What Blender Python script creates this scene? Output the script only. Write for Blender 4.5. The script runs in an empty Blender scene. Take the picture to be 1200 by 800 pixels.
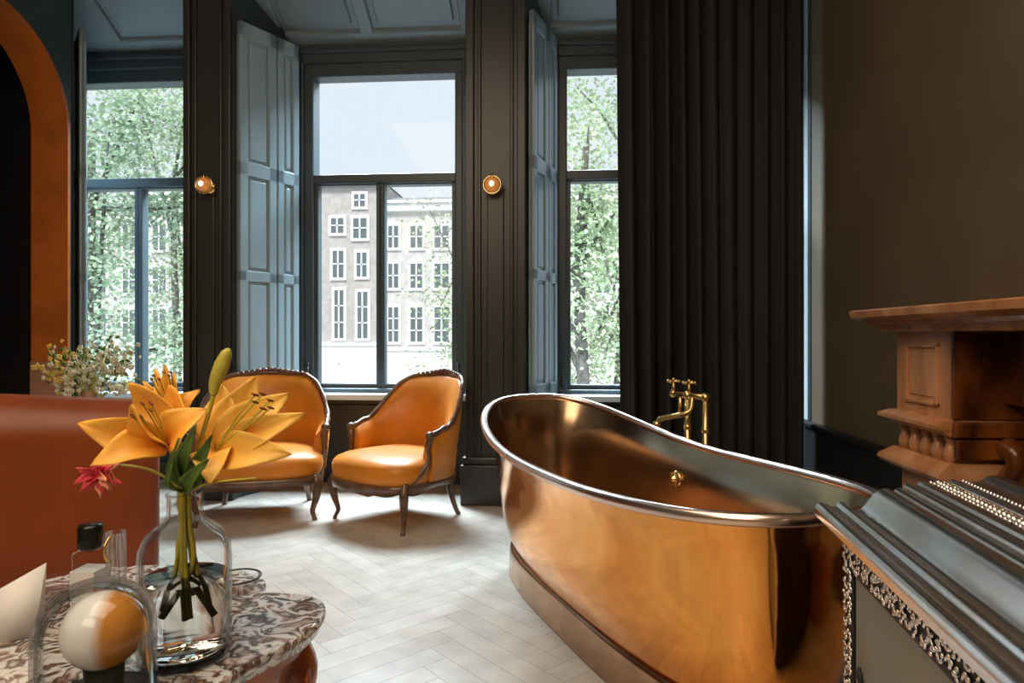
import bpy, bmesh, math, random
from mathutils import Vector, Matrix, noise

PI = math.pi
S = bpy.context.scene
C = S.collection
random.seed(7)

# ------------------------------------------------------------------ camera, world, lights, exposure
CAM = Vector((0, 0, 1.1))
YAW = math.radians(4.34)
F, CX, HZ = 790.0, 600.0, 392.0
cd = bpy.data.cameras.new('camera')
cd.sensor_width = 36
cd.lens = F / 1200 * 36
cd.shift_y = (HZ - 400) / 1200
cd.clip_start = 0.05
cam = bpy.data.objects.new('camera', cd)
C.objects.link(cam)
cam.location = CAM
cam.rotation_euler = (PI / 2, 0, YAW)
S.camera = cam

W = bpy.data.worlds.new('sky')
S.world = W
W.use_nodes = True
bg = W.node_tree.nodes['Background']
bg.inputs[0].default_value = (0.80, 0.86, 0.92, 1)
bg.inputs[1].default_value = 1.0

S.view_settings.view_transform = 'Standard'
S.view_settings.look = 'None'
S.view_settings.gamma = 1.0
S.view_settings.use_curve_mapping = False
S.view_settings.exposure = 0.06
S.cycles.use_denoising = True
S.cycles.max_bounces = 10
S.cycles.transparent_max_bounces = 16
S.cycles.caustics_reflective = False
S.cycles.caustics_refractive = False
S.cycles.sample_clamp_indirect = 4.0


def light(name, kind, loc, target, energy, color, sx=1, sy=1):
    d = bpy.data.lights.new(name, kind)
    d.energy = energy
    d.color = color
    if kind == 'AREA':
        d.shape = 'RECTANGLE'
        d.size, d.size_y = sx, sy
    o = bpy.data.objects.new(name, d)
    C.objects.link(o)
    o.location = loc
    o.rotation_euler = (Vector(target) - Vector(loc)).to_track_quat('-Z', 'Y').to_euler()
    return o


sun = light('sun', 'SUN', (0, -10, 20), (0, 2, 8), 3.7, (1, .97, .92))
sun.data.angle = math.radians(20)
SKYC = (0.74, 0.89, 1.0)
for i, x in enumerate((-3.1, -1.4, 0.6)):
    light('added_sky_panel', 'AREA', (x, 7.0, 5.6), (x, 3.4, 0.6), 1550, SKYC, 1.7, 2.6)  # unseen panels above the windows, added to strengthen the daylight
WARM = (1.0, 0.80, 0.58)
light('added_warm_fill', 'AREA', (-0.8, 0.6, 3.55), (-0.8, 0.9, 0), 80, WARM, 2.6, 2.6)  # warm fill added out of view, standing for lamps elsewhere in the room
light('added_warm_fill', 'AREA', (-1.6, -1.6, 3.4), (-0.6, 2.5, .6), 75, WARM, 2.4, 2.0)


# ------------------------------------------------------------------ points from directions and distances
def ray(px, py):
    xc, zc = (px - CX) / F, (HZ - py) / F
    c, s = math.cos(YAW), math.sin(YAW)
    return Vector((xc * c - s, xc * s + c, zc))


def at_Y(px, py, Y):
    r = ray(px, py); return CAM + r * (Y / r.y)


def at_Z(px, py, Z):
    r = ray(px, py); return CAM + r * ((Z - CAM.z) / r.z)


def at_D(px, py, d):
    return CAM + ray(px, py) * d


def cw(xc, d, z):       # sideways and forward metres from the camera foot -> place in the room
    c, s = math.cos(YAW), math.sin(YAW)
    return Vector((xc * c - d * s, xc * s + d * c, z))


# ------------------------------------------------------------------ materials
def mat(name, col, rough=.5, metal=0., var=0., scale=6., col2=None, bump=0., bscale=40., sheen=0., coat=0.,
        trans=0., ior=1.45, emis=0., stretch=(1, 1, 1), spec=.5, alpha=1.):
    m = bpy.data.materials.new(name)
    m.use_nodes = True
    nt = m.node_tree
    b = nt.nodes['Principled BSDF']
    b.inputs['Base Color'].default_value = (*col, 1)
    b.inputs['Roughness'].default_value = rough
    b.inputs['Metallic'].default_value = metal
    b.inputs['IOR'].default_value = ior
    b.inputs['Specular IOR Level'].default_value = spec
    b.inputs['Transmission Weight'].default_value = trans
    b.inputs['Coat Weight'].default_value = coat
    b.inputs['Coat Roughness'].default_value = .1
    if sheen:
        b.inputs['Sheen Weight'].default_value = sheen
        b.inputs['Sheen Roughness'].default_value = .35
        b.inputs['Sheen Tint'].default_value = (*[min(1, c * 1.6 + .15) for c in col], 1)
    if emis:
        b.inputs['Emission Color'].default_value = (*col, 1)
        b.inputs['Emission Strength'].default_value = emis
    tc = nt.nodes.new('ShaderNodeTexCoord')
    mp = nt.nodes.new('ShaderNodeMapping')
    mp.inputs['Scale'].default_value = stretch
    nt.links.new(tc.outputs['Object'], mp.inputs['Vector'])
    if var or col2:
        n = nt.nodes.new('ShaderNodeTexNoise')
        n.inputs['Scale'].default_value = scale
        n.inputs['Detail'].default_value = 6
        nt.links.new(mp.outputs[0], n.inputs['Vector'])
        r = nt.nodes.new('ShaderNodeValToRGB')
        c2 = col2 or tuple(c * (1 + var) for c in col)
        c1 = col if col2 else tuple(c * (1 - var) for c in col)
        r.color_ramp.elements[0].position = .35
        r.color_ramp.elements[1].position = .65
        r.color_ramp.elements[0].color = (*c1, 1)
        r.color_ramp.elements[1].color = (*c2, 1)
        nt.links.new(n.outputs['Fac'], r.inputs[0])
        nt.links.new(r.outputs[0], b.inputs['Base Color'])
    if bump:
        n2 = nt.nodes.new('ShaderNodeTexNoise')
        n2.inputs['Scale'].default_value = bscale
        n2.inputs['Detail'].default_value = 3
        nt.links.new(mp.outputs[0], n2.inputs['Vector'])
        bp = nt.nodes.new('ShaderNodeBump')
        bp.inputs['Strength'].default_value = bump
        bp.inputs['Distance'].default_value = .01
        nt.links.new(n2.outputs['Fac'], bp.inputs['Height'])
        nt.links.new(bp.outputs[0], b.inputs['Normal'])
    return m


def mat_glass_pane():
    m = bpy.data.materials.new('window_glass')
    m.use_nodes = True
    nt = m.node_tree
    nt.nodes.remove(nt.nodes['Principled BSDF'])
    o = nt.nodes['Material Output']
    t = nt.nodes.new('ShaderNodeBsdfTransparent'); t.inputs[0].default_value = (.97, .99, 1, 1)
    g = nt.nodes.new('ShaderNodeBsdfGlossy'); g.inputs['Roughness'].default_value = .02
    x = nt.nodes.new('ShaderNodeMixShader'); x.inputs[0].default_value = .008
    nt.links.new(t.outputs[0], x.inputs[1]); nt.links.new(g.outputs[0], x.inputs[2])
    nt.links.new(x.outputs[0], o.inputs[0])
    return m


def mat_thin_glass(name, tint, refl, mul=.8):
    """clear glassware: see-through with a bright reflecting edge"""
    m = bpy.data.materials.new(name)
    m.use_nodes = True
    nt = m.node_tree
    nt.nodes.remove(nt.nodes['Principled BSDF'])
    o = nt.nodes['Material Output']
    t = nt.nodes.new('ShaderNodeBsdfTransparent'); t.inputs[0].default_value = (*tint, 1)
    g = nt.nodes.new('ShaderNodeBsdfGlossy'); g.inputs['Roughness'].default_value = .03
    lw = nt.nodes.new('ShaderNodeLayerWeight'); lw.inputs[0].default_value = refl
    x = nt.nodes.new('ShaderNodeMixShader')
    ml = nt.nodes.new('ShaderNodeMath'); ml.operation = 'MULTIPLY'; ml.inputs[1].default_value = mul
    nt.links.new(lw.outputs['Fresnel'], ml.inputs[0]); nt.links.new(ml.outputs[0], x.inputs[0])
    nt.links.new(t.outputs[0], x.inputs[1]); nt.links.new(g.outputs[0], x.inputs[2])
    nt.links.new(x.outputs[0], o.inputs[0])
    return m


def mat_floor():
    m = mat('limed_oak', (.6, .54, .46), rough=.33, spec=.5)
    nt = m.node_tree
    b = nt.nodes['Principled BSDF']
    at = nt.nodes.new('ShaderNodeAttribute'); at.attribute_name = 'plank'
    tc = nt.nodes.new('ShaderNodeTexCoord')
    n = nt.nodes.new('ShaderNodeTexNoise'); n.inputs['Scale'].default_value = 9; n.inputs['Detail'].default_value = 8
    nt.links.new(tc.outputs['Object'], n.inputs['Vector'])
    mx = nt.nodes.new('ShaderNodeMix'); mx.data_type = 'RGBA'; mx.blend_type = 'OVERLAY'
    mx.inputs[0].default_value = .35
    nt.links.new(at.outputs['Color'], mx.inputs[6]); nt.links.new(n.outputs['Fac'], mx.inputs[7])
    nt.links.new(mx.outputs[2], b.inputs['Base Color'])
    return m


def mat_marble():
    m = mat('breccia_marble', (.5, .45, .4), rough=.08, coat=.5)
    nt = m.node_tree
    b = nt.nodes['Principled BSDF']
    tc = nt.nodes.new('ShaderNodeTexCoord')
    n = nt.nodes.new('ShaderNodeTexNoise'); n.inputs['Scale'].default_value = 17; n.inputs['Detail'].default_value = 7
    n.inputs['Distortion'].default_value = .7
    v = nt.nodes.new('ShaderNodeTexVoronoi'); v.inputs['Scale'].default_value = 26
    nt.links.new(tc.outputs['Object'], n.inputs['Vector'])
    nt.links.new(n.outputs['Color'], v.inputs['Vector'])
    r = nt.nodes.new('ShaderNodeValToRGB')
    e = r.color_ramp.elements
    e[0].position = .0; e[0].color = (.72, .72, .72, 1)
    e[1].position = 1.; e[1].color = (.03, .02, .018, 1)
    for p, c in ((.36, (.62, .57, .54, 1)), (.425, (.22, .13, .10, 1)), (.46, (.03, .022, .02, 1)), (.49, (.60, .58, .57, 1)), (.54, (.74, .74, .75, 1)), (.575, (.40, .27, .21, 1)), (.62, (.035, .025, .022, 1)), (.68, (.5, .42, .37, 1))):
        q = e.new(p); q.color = c
    nt.links.new(n.outputs['Fac'], r.inputs[0])
    nt.links.new(r.outputs[0], b.inputs['Base Color'])
    return m


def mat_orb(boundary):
    """a ball with reflections put into its colour, white at left, amber at right"""
    m = mat('painted_reflections', (.9, .9, .9), rough=.12, coat=.6)  # reflections of window and orange upholstery, put into the colour
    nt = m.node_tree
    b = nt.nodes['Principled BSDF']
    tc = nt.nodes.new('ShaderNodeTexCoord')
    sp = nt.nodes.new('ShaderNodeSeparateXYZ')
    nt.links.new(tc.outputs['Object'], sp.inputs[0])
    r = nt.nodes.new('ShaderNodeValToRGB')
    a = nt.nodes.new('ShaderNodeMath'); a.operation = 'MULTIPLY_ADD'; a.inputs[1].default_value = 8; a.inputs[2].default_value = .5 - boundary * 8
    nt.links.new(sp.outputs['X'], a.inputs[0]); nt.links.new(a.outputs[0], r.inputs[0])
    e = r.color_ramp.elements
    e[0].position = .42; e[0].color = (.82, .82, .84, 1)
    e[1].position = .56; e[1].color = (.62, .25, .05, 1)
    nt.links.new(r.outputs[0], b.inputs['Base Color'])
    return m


M = dict(
    paint=mat('blue_black_paint', (.036, .052, .060), rough=.38),
    soffit=mat('blue_grey_paint', (.17, .215, .235), rough=.35),
    shutter=mat('slate_blue_paint', (.27, .37, .42), rough=.32),
    pillar=mat('brown_black_paint', (.028, .027, .025), rough=.36),
    brown=mat('umber_wall_paint', (.105, .078, .046), rough=.6, var=.12, scale=2.0),
    black=mat('black_paint', (.008, .008, .009), rough=.5),
    ceil=mat('ceiling_paint', (.5, .48, .45), rough=.8),
    backwall=mat('ochre_wall_paint', (.36, .25, .15), rough=.8),
    sill=mat('pale_stone', (.52, .58, .6), rough=.3),
    floor=mat_floor(),
    gap=mat('floor_joint', (.18, .14, .1), rough=.8),
    archc=mat('copper_leather', (.42, .115, .018), rough=.42, var=.18, scale=5),
    archbase=mat('dusty_rose_stone', (.36, .17, .11), rough=.5),
    curtain=mat('dark_velvet', (.010, .0096, .009), rough=.75, sheen=.12),
    pane=mat_glass_pane(),
    brass=mat('brass', (.78, .55, .24), rough=.22, metal=1),
    iron=mat('dark_iron', (.06, .06, .06), rough=.4, metal=.8),
    amber=mat('amber_glass', (.62, .24, .06), rough=.1, emis=.35),
    bulb=mat('bulb', (1.0, .80, .5), rough=.3, emis=2.2),
    copper=mat('polished_copper', (.97, .45, .115), rough=.10, metal=1, col2=(.92, .345, .07), scale=3.5, bump=.10, bscale=5),
    tin=mat('brown_copper_lining', (.42, .28, .175), rough=.2, metal=1, col2=(.55, .38, .24), scale=3, bump=.08, bscale=5),
    rim=mat('worn_copper_rim', (.80, .64, .56), rough=.24, metal=1),
    plinth=mat('aged_copper', (.58, .36, .22), rough=.22, metal=1, col2=(.42, .26, .17), scale=9, bump=.1, bscale=9),
    velvet=mat('gold_velvet', (.60, .20, .017), rough=.38, sheen=.5, var=.10, scale=7, spec=.4),
    walnut=mat('carved_walnut', (.11, .052, .026), rough=.3, var=.35, scale=18, coat=.35),
    sofa=mat('rust_leather', (.225, .042, .004), rough=.38, var=.10, scale=3, bump=.05, bscale=70),
    oak=mat('carved_oak', (.68, .35, .175), rough=.28, col2=(.42, .165, .055), scale=9, stretch=(1, 1, .22), coat=.25),
    oakshade=mat('shaded_burr_oak', (.055, .013, .004), rough=.28, col2=(.30, .085, .013), scale=11, stretch=(1, 1, .3), coat=.35),  # oak facing away from the window, its shade put into the colour
    silver=mat('tarnished_silver', (.93, .94, .96), rough=.26, metal=1, col2=(.80, .72, .64), scale=7),
    silverdk=mat('blackened_silver', (.05, .05, .055), rough=.35, metal=.7),
    beige=mat('greige_panel', (.24, .215, .175), rough=.55, var=.08, scale=3),
    marble=mat_marble(),
    mahog=mat('red_mahogany', (.30, .065, .018), rough=.28, var=.35, scale=12, coat=.4),
    glass=mat_thin_glass('clear_glass', (.985, .992, .99), .12, .65),
    domeglass=mat_thin_glass('dome_glass', (.96, .97, .965), .14, .7),
    water=mat('water', (.95, .98, .98), rough=0.0, trans=1, ior=1.33),
    lily=mat('apricot_petal', (.95, .47, .06), rough=.42, var=.12, scale=14, sheen=.1),
    lily2=mat('golden_petal', (.96, .56, .10), rough=.42, var=.12, scale=14, sheen=.1),
    stamen=mat('stamen', (.20, .05, .015), rough=.6),
    bud=mat('yellow_green_bud', (.52, .47, .07), rough=.45, var=.2, scale=20),
    leaf=mat('leaf_green', (.08, .15, .025), rough=.4, var=.3, scale=12),
    stem=mat('stem_green', (.42, .36, .05), rough=.45, var=.3, scale=14),
    pink=mat('pink_petal', (.78, .07, .11), rough=.5, var=.2, scale=30),
    peach=mat('peach_petal', (.9, .36, .22), rough=.5),
    blossom=mat('cream_blossom', (.68, .66, .48), rough=.6, var=.2, scale=30),
    yblossom=mat('yellow_blossom', (.72, .48, .10), rough=.6, var=.2, scale=30),
    paper=mat('white_paper', (.78, .76, .74), rough=.7),
    capblack=mat('black_plastic', (.01, .01, .01), rough=.15),
    foliage=mat('tree_leaf', (.46, .60, .42), rough=.6, var=.3, scale=1.2),
    foliage2=mat('young_tree_leaf', (.50, .62, .40), rough=.6, var=.3, scale=1.2),
    bark=mat('bark', (.13, .125, .11), rough=.9, var=.4, scale=8),
    brick=mat('grey_brick', (.47, .435, .42), rough=.9, var=.12, scale=3),
    brick2=mat('pale_brick', (.58, .56, .54), rough=.9, var=.12, scale=3),
    white=mat('white_paint', (.85, .86, .86), rough=.6),
    farglass=mat('far_window_glass', (.13, .16, .17), rough=.08),
    slate=mat('slate_roof', (.30, .32, .35), rough=.8),
    street=mat('paving', (.5, .5, .5), rough=.9, var=.1, scale=.6),
)


# ------------------------------------------------------------------ mesh builder
class MB:
    def __init__(self):
        self.bm = bmesh.new()
        self.rib = self.bm.verts.layers.float.new('rib')

    def _app(self, src, mtx=None):
        if mtx is not None:
            bmesh.ops.transform(src, matrix=mtx, verts=src.verts)
        vs = [self.bm.verts.new(v.co) for v in src.verts]
        lay = src.verts.layers.float.get('rib')
        if lay:
            for v, w in zip(vs, src.verts): v[self.rib] = w[lay]
        src.verts.index_update()
        for f in src.faces:
            try:
                nf = self.bm.faces.new([vs[v.index] for v in f.verts])
                nf.smooth = f.smooth
            except ValueError:
                pass
        src.free()
        return self

    def box(self, x0, x1, y0, y1, z0, z1, bev=0., mtx=None, seg=2):
        b = bmesh.new()
        bmesh.ops.create_cube(b, size=1)
        for v in b.verts:
            v.co = Vector(((x0 + x1) / 2 + v.co.x * (x1 - x0), (y0 + y1) / 2 + v.co.y * (y1 - y0), (z0 + z1) / 2 + v.co.z * (z1 - z0)))
        if bev:
            bmesh.ops.bevel(b, geom=b.edges[:], offset=bev, segments=seg, affect='EDGES', profile=.5)
        return self._app(b, mtx)

    def rings(self, rings, closed=True, cap0=False, cap1=False, smooth=True, mtx=None):
        b = bmesh.new()
        R = [[b.verts.new(Vector(p)) for p in r] for r in rings]
        n = len(R[0])
        for i in range(len(R) - 1):
            for j in range(n if closed else n - 1):
                k = (j + 1) % n
                f = b.faces.new((R[i][j], R[i][k], R[i + 1][k], R[i + 1][j])); f.smooth = smooth
        if cap0: b.faces.new(R[0][::-1])
        if cap1: b.faces.new(R[-1])
        bmesh.ops.recalc_face_normals(b, faces=b.faces[:])
        return self._app(b, mtx)

    def lathe(self, prof, n=32, mtx=None, smooth=True, cap0=False, cap1=False):
        rs = []
        for r, z in prof:
            rs.append([(r * math.cos(2 * PI * k / n), r * math.sin(2 * PI * k / n), z) for k in range(n)])
        return self.rings(rs, True, cap0, cap1, smooth, mtx)

    def tube(self, pts, rad, n=10, closed=False, cap=True, mtx=None):
        pts = [Vector(p) for p in pts]
        N = len(pts)
        if not hasattr(rad, '__len__'): rad = [rad] * N
        rs = []
        up = None
        for i, p in enumerate(pts):
            if closed:
                t = pts[(i + 1) % N] - pts[i - 1]
            else:
                t = pts[min(i + 1, N - 1)] - pts[max(i - 1, 0)]
            t.normalize()
            if up is None:
                up = Vector((0, 0, 1)) if abs(t.z) < .9 else Vector((1, 0, 0))
            a = t.cross(up)
            if a.length < 1e-4: a = t.cross(Vector((0, 1, 0)))
            a.normalize()
            u2 = a.cross(t).normalized()
            up = u2
            rs.append([p + (a * math.cos(2 * PI * k / n) + u2 * math.sin(2 * PI * k / n)) * rad[i] for k in range(n)])
        if closed:
            rs.append(rs[0])
            return self.rings(rs, True, mtx=mtx)
        return self.rings(rs, True, cap, cap, True, mtx)

    def ball(self, c, r, u=16, v=10, mtx=None):
        if not hasattr(r, '__len__'): r = (r, r, r)
        b = bmesh.new()
        bmesh.ops.create_uvsphere(b, u_segments=u, v_segments=v, radius=1)
        for q in b.verts:
            q.co = Vector((c[0] + q.co.x * r[0], c[1] + q.co.y * r[1], c[2] + q.co.z * r[2]))
        for f in b.faces: f.smooth = True
        return self._app(b, mtx)

    def prism(self, poly, z0, z1, bev=0., mtx=None, smooth=False):
        b = bmesh.new()
        vs = [b.verts.new((p[0], p[1], z0)) for p in poly]
        f = b.faces.new(vs)
        r = bmesh.ops.extrude_face_region(b, geom=[f])
        for e in r['geom']:
            if isinstance(e, bmesh.types.BMVert): e.co.z = z1
        bmesh.ops.recalc_face_normals(b, faces=b.faces[:])
        if bev:
            es = [e for e in b.edges if abs(e.verts[0].co.z - e.verts[1].co.z) < 1e-6]
            bmesh.ops.bevel(b, geom=es, offset=bev, segments=2, affect='EDGES')
        return self._app(b, mtx)

    def sheet(self, grid, thick=0., mtx=None, ribs=False):
        """a bent sheet with a real thickness from a grid of points"""
        b = bmesh.new()
        if ribs:
            lay = b.verts.layers.float.new('rib')
        G = [[b.verts.new(Vector(p)) for p in r] for r in grid]
        if ribs:
            n, m_ = len(grid) - 1, len(grid[0]) - 1
            for i, r in enumerate(G):
                for j, v in enumerate(r):
                    t, sd = i / n, abs(-1 + 2 * j / m_)
                    v[lay] = max(0, 1 - sd * 2.2) * (1 - t) ** .5 * .8 + max(0, .35 - t) * 1.2
        for i in range(len(G) - 1):
            for j in range(len(G[0]) - 1):
                f = b.faces.new((G[i][j], G[i][j + 1], G[i + 1][j + 1], G[i + 1][j])); f.smooth = True
        if thick:
            bmesh.ops.recalc_face_normals(b, faces=b.faces[:])
            bmesh.ops.solidify(b, geom=b.faces[:], thickness=thick)
            for f in b.faces: f.smooth = True
        return self._app(b, mtx)

    def build(self, name, m, parent=None, loc=None):
        me = bpy.data.meshes.new(name)
        self.bm.to_mesh(me)
        self.bm.free()
        o = bpy.data.objects.new(name, me)
        C.objects.link(o)
        if m is not None: me.materials.append(m)
        if parent is not None: o.parent = parent
        if loc is not None: o.location = loc
        return o


def thing(name, label, cat, loc=(0, 0, 0), rz=0., group=None):
    o = bpy.data.objects.new(name, None)
    o.empty_display_size = .1
    C.objects.link(o)
    o.location = loc
    o.rotation_euler = (0, 0, rz)
    tag(o, label, cat, group)
    return o


def tag(o, label, cat, group=None):
    o['label'] = label
    o['category'] = cat
    if group: o['group'] = group
    return o


def struct(o):
    o['kind'] = 'structure'
    return o


def copy_tree(o, parent=None):
    c = o.copy()
    C.objects.link(c)
    if parent is not None:
        c.parent = parent
        c.matrix_parent_inverse = o.matrix_parent_inverse.copy()
    for ch in list(o.children):
        copy_tree(ch, c)
    return c


def catmull(pts, per=8, closed=False):
    P = [Vector(p) for p in pts]
    n = len(P)
    out = []
    rng = range(n) if closed else range(n - 1)
    for i in rng:
        if closed:
            a, b, c, d = P[i - 1], P[i], P[(i + 1) % n], P[(i + 2) % n]
        else:
            a, b, c, d = P[max(i - 1, 0)], P[i], P[i + 1], P[min(i + 2, n - 1)]
        for k in range(per):
            t = k / per
            out.append(.5 * ((2 * b) + (-a + c) * t + (2 * a - 5 * b + 4 * c - d) * t * t + (-a + 3 * b - 3 * c + d) * t ** 3))
    if not closed: out.append(P[-1])
    return out


def lerp_tab(tab, x):
    for (x0, y0), (x1, y1) in zip(tab, tab[1:]):
        if x <= x1:
            t = (x - x0) / (x1 - x0) if x1 > x0 else 0
            return y0 + (y1 - y0) * t
    return tab[-1][1]


def smooth_tab(tab, x):
    for (x0, y0), (x1, y1) in zip(tab, tab[1:]):
        if x <= x1:
            t = max(0, min(1, (x - x0) / (x1 - x0)))
            t = t * t * (3 - 2 * t)
            return y0 + (y1 - y0) * t
    return tab[-1][1]


# ------------------------------------------------------------------ the room
XL, XR, YF, YW = -3.33, 1.55, 4.35, 4.95
ZC = 3.75
YB = -2.6

fl = MB()
fl.box(-5.2, XR + .2, YB - .2, 5.2, -.12, -.004)
struct(fl.build('floor_base', M['gap']))


def herringbone():
    pw, pl = .095, .57
    bm = bmesh.new()
    col = bm.loops.layers.float_color.new('plank')
    rnd = random.Random(3)
    a = math.radians(45)
    ca, sa = math.cos(a), math.sin(a)
    k = int(round(pl / pw))

    def plank(u0, v0, u1, v1):
        g = .0008
        pts = [(u0 + g, v0 + g), (u1 - g, v0 + g), (u1 - g, v1 - g), (u0 + g, v1 - g)]
        P = [(u * ca - v * sa - .8, u * sa + v * ca + 1.2) for u, v in pts]
        cx = sum(p[0] for p in P) / 4; cy = sum(p[1] for p in P) / 4
        if not (XL - .15 < cx < XR + .3 and YB < cy < 5.1): return
        t = rnd.random()
        c = [.51 + .07 * t, .455 + .075 * t, .39 + .085 * t]
        w = rnd.uniform(.92, 1.05)
        f = bm.faces.new([bm.verts.new((p[0], p[1], 0)) for p in P])
        for l in f.loops: l[col] = (c[0] * w, c[1] * w, c[2] * w * rnd.uniform(.97, 1.0), 1)

    R = 70
    for i in range(-R, R):
        for j in range(-14, 14):
            # repeat lattice of the herringbone: (1,1) steps and (k,-k) steps in plank widths
            u = (i + j * k) * pw
            v = (i - j * k) * pw
            plank(u, v, u + pl, v + pw)
            plank(u, v + pw, u + pw, v + pw + pl)
    me = bpy.data.meshes.new('floor')
    bm.to_mesh(me); bm.free()
    me.materials.append(M['floor'])
    o = bpy.data.objects.new('floor', me)
    C.objects.link(o)
    struct(o)


herringbone()

b = MB(); b.box(-5.2, XR + .3, YB - .2, 5.25, ZC, ZC + .25); struct(b.build('ceiling', M['ceil']))
b = MB(); b.box(XR, XR + .25, YB, 5.25, 0, ZC); struct(b.build('wall_right', M['brown']))
b = MB(); b.box(-5.2, XR + .25, YB - .2, YB, 0, ZC); struct(b.build('wall_back', M['backwall']))

# black panelled dado along the right wall with its moulded top
b = MB()
b.box(XR - .035, XR, 2.7, YF + .02, 0, .535)
b.box(XR - .055, XR, 2.7, YF + .02, .53, .56, .008)
b.box(XR - .06, XR, 2.7, YF + .02, 0, .12, .01)
struct(b.build('baseboard_right', M['black']))


# left wall with the arched opening
ARCH_Y1, ARCH_R, ARCH_Z = 4.29, .62, 2.46
ARCH_Y0 = ARCH_Y1 - 2 * ARCH_R
WT = .24


def arch_outline(r_off=0., n=40):
    cy = (ARCH_Y0 + ARCH_Y1) / 2
    r = ARCH_R + r_off
    pts = [(cy + r, 0)] + [(cy + r * math.cos(PI * k / n), ARCH_Z + r * math.sin(PI * k / n)) for k in range(n + 1)] + [(cy - r, 0)]
    return pts


b = MB()
bm = b.bm
pts = arch_outline(.006)
for x in (XL, XL - WT):
    top = [(x, y, z) for y, z in pts]
    va = [bm.verts.new(p) for p in top]
    vb = []
    for y, z in pts:
        vb.append(bm.verts.new((x, y, ZC)))
    for i in range(1, len(pts) - 2):
        try: bm.faces.new((va[i], va[i + 1], vb[i + 1], vb[i]))
        except ValueError: pass
b.box(XL - WT, XL, YB, pts[-1][0], 0, ZC)
b.box(XL - WT, XL, pts[0][0], 4.34, 0, ZC)
struct(b.build('wall_left', M['paint']))
b = MB()
pi_, po = arch_outline(0), arch_outline(.022)
xs = (XL + .012, XL - WT - .01)
rings = []
for (y, z), (yo, zo) in zip(pi_, po):
    rings.append([(xs[0], y, z), (xs[1], y, z), (xs[1], yo, zo), (xs[0], yo, zo)])
b.rings(rings, True, True, True, smooth=False)
struct(b.build('trim_1', M['archc']))
b = MB()
b.box(XL - WT - .012, XL + .02, ARCH_Y1 - .012, ARCH_Y1 + .03, 0, .92, .006)
struct(b.build('trim_2', M['archbase']))
# dark room behind the arch
b = MB()
b.box(-5.2, -5.0, YB, 5.2, 0, ZC)
b.box(-5.1, XL - .02, 4.335, 4.36, 0, ZC)
struct(b.build('wall_side_room', M['black']))


def curtain(name, P0, P1, z0, z1, folds, amp, m, parent=None, seed=1, flare=.0, thick=.006, nz=14):
    rnd = random.Random(seed)
    P0, P1 = Vector(P0), Vector(P1)
    d = P1 - P0
    L = d.length
    d.normalize()
    nrm = Vector((-d.y, d.x, 0))
    nx = folds * 10
    ph = [rnd.uniform(-.5, .5) for _ in range(folds + 2)]
    am = [rnd.uniform(.4, 1.4) for _ in range(folds + 2)]
    grid = []
    for iz in range(nz + 1):
        t = iz / nz
        z = z0 + (z1 - z0) * t
        row = []
        for ix in range(nx + 1):
            s = ix / nx
            k = s * folds
            i = int(k)
            a = am[i] * (1 - (k - i)) + am[i + 1] * (k - i)
            w = math.sin(2 * PI * (k + .12 * ph[i] + .05 * math.sin(t * 3 + i)))
            off = amp * a * (w + .25 * math.sin(4 * PI * k + ph[i])) * (.75 + .25 * (1 - t))
            p = P0 + d * (L * s + flare * (1 - t) * (1 - s))
            row.append((p.x + nrm.x * off, p.y + nrm.y * off, z))
        grid.append(row)
    b = MB()
    b.sheet(grid, thick)
    return b.build(name, m, parent)


o = curtain('curtain', (-3.95, 4.75, 0), (-3.75, 2.0, 0), .01, 3.4, 14, .05, M['curtain'], seed=5)
tag(o, 'dark curtain hanging in the room behind the orange arch', 'curtain')


# ------------------------------------------------------------------ window bays
def Xat(px, Y): return at_Y(px, 300, Y).x


P1L, P1R = Xat(217, YF), Xat(272, YF)
P2L, P2R = Xat(546, YF), Xat(616, YF)
W2L, W2R = Xat(352, YW), Xat(546, YW)          # outer box frame
period = Xat(447, YW) - Xat(165, YW)
zg_top = at_Y(450, 92, YW).z
zr0, zr1 = at_Y(450, 216, YW).z, at_Y(450, 205, YW).z
zg_bot = at_Y(450, 449, YW).z
z_sill = at_Y(450, 459, YW).z
z_head = at_Y(450, 74, YW).z
Z_SOF_BACK = at_Y(450, 54, YW - .06).z
Z_SOF_FRONT = Z_SOF_BACK + .30


def pillar(n, x0, x1, base_depth=.05):
    b = MB()
    b.box(x0, x1, YF, 5.2, 0, ZC)
    w = x1 - x0
    # vertical fillets and a sunk centre field read as fluting
    for a, c, t in ((.0, .14, .03), (.2, .26, .018), (.74, .80, .018), (.86, 1.0, .03)):
        b.box(x0 + w * a, x0 + w * c, YF - t, YF + .01, .30, ZC, .006)
    b.box(x0 + w * .36, x0 + w * .64, YF - .014, YF + .01, .42, 2.05, .006)
    b.box(x0 - .03, x1 + .03, YF - base_depth, YF + .25, 0, .26, .008)
    b.box(x0 - .02, x1 + .02, YF - base_depth + .012, YF + .2, .26, .31, .012)
    struct(b.build('trim_%d' % n, M['pillar']))


pillar(3, P1L, P1R)
pillar(4, P2L, P2R)
# pale strip beside the curtain: window light on the wall put into its colour
P3L = XR - .005
b = MB(); b.box(XR - .006, XR + .02, 4.40, 5.2, .56, ZC); struct(b.build('trim_5', M['sill']))  # not a trim: the pale stone colour stands for window light on the wall
# wall above the windows' heads
b = MB(); b.box(XL - 1.0, XR, YW + .02, 5.2, z_head - .02, ZC); struct(b.build('wall_above_windows', M['paint']))
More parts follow.
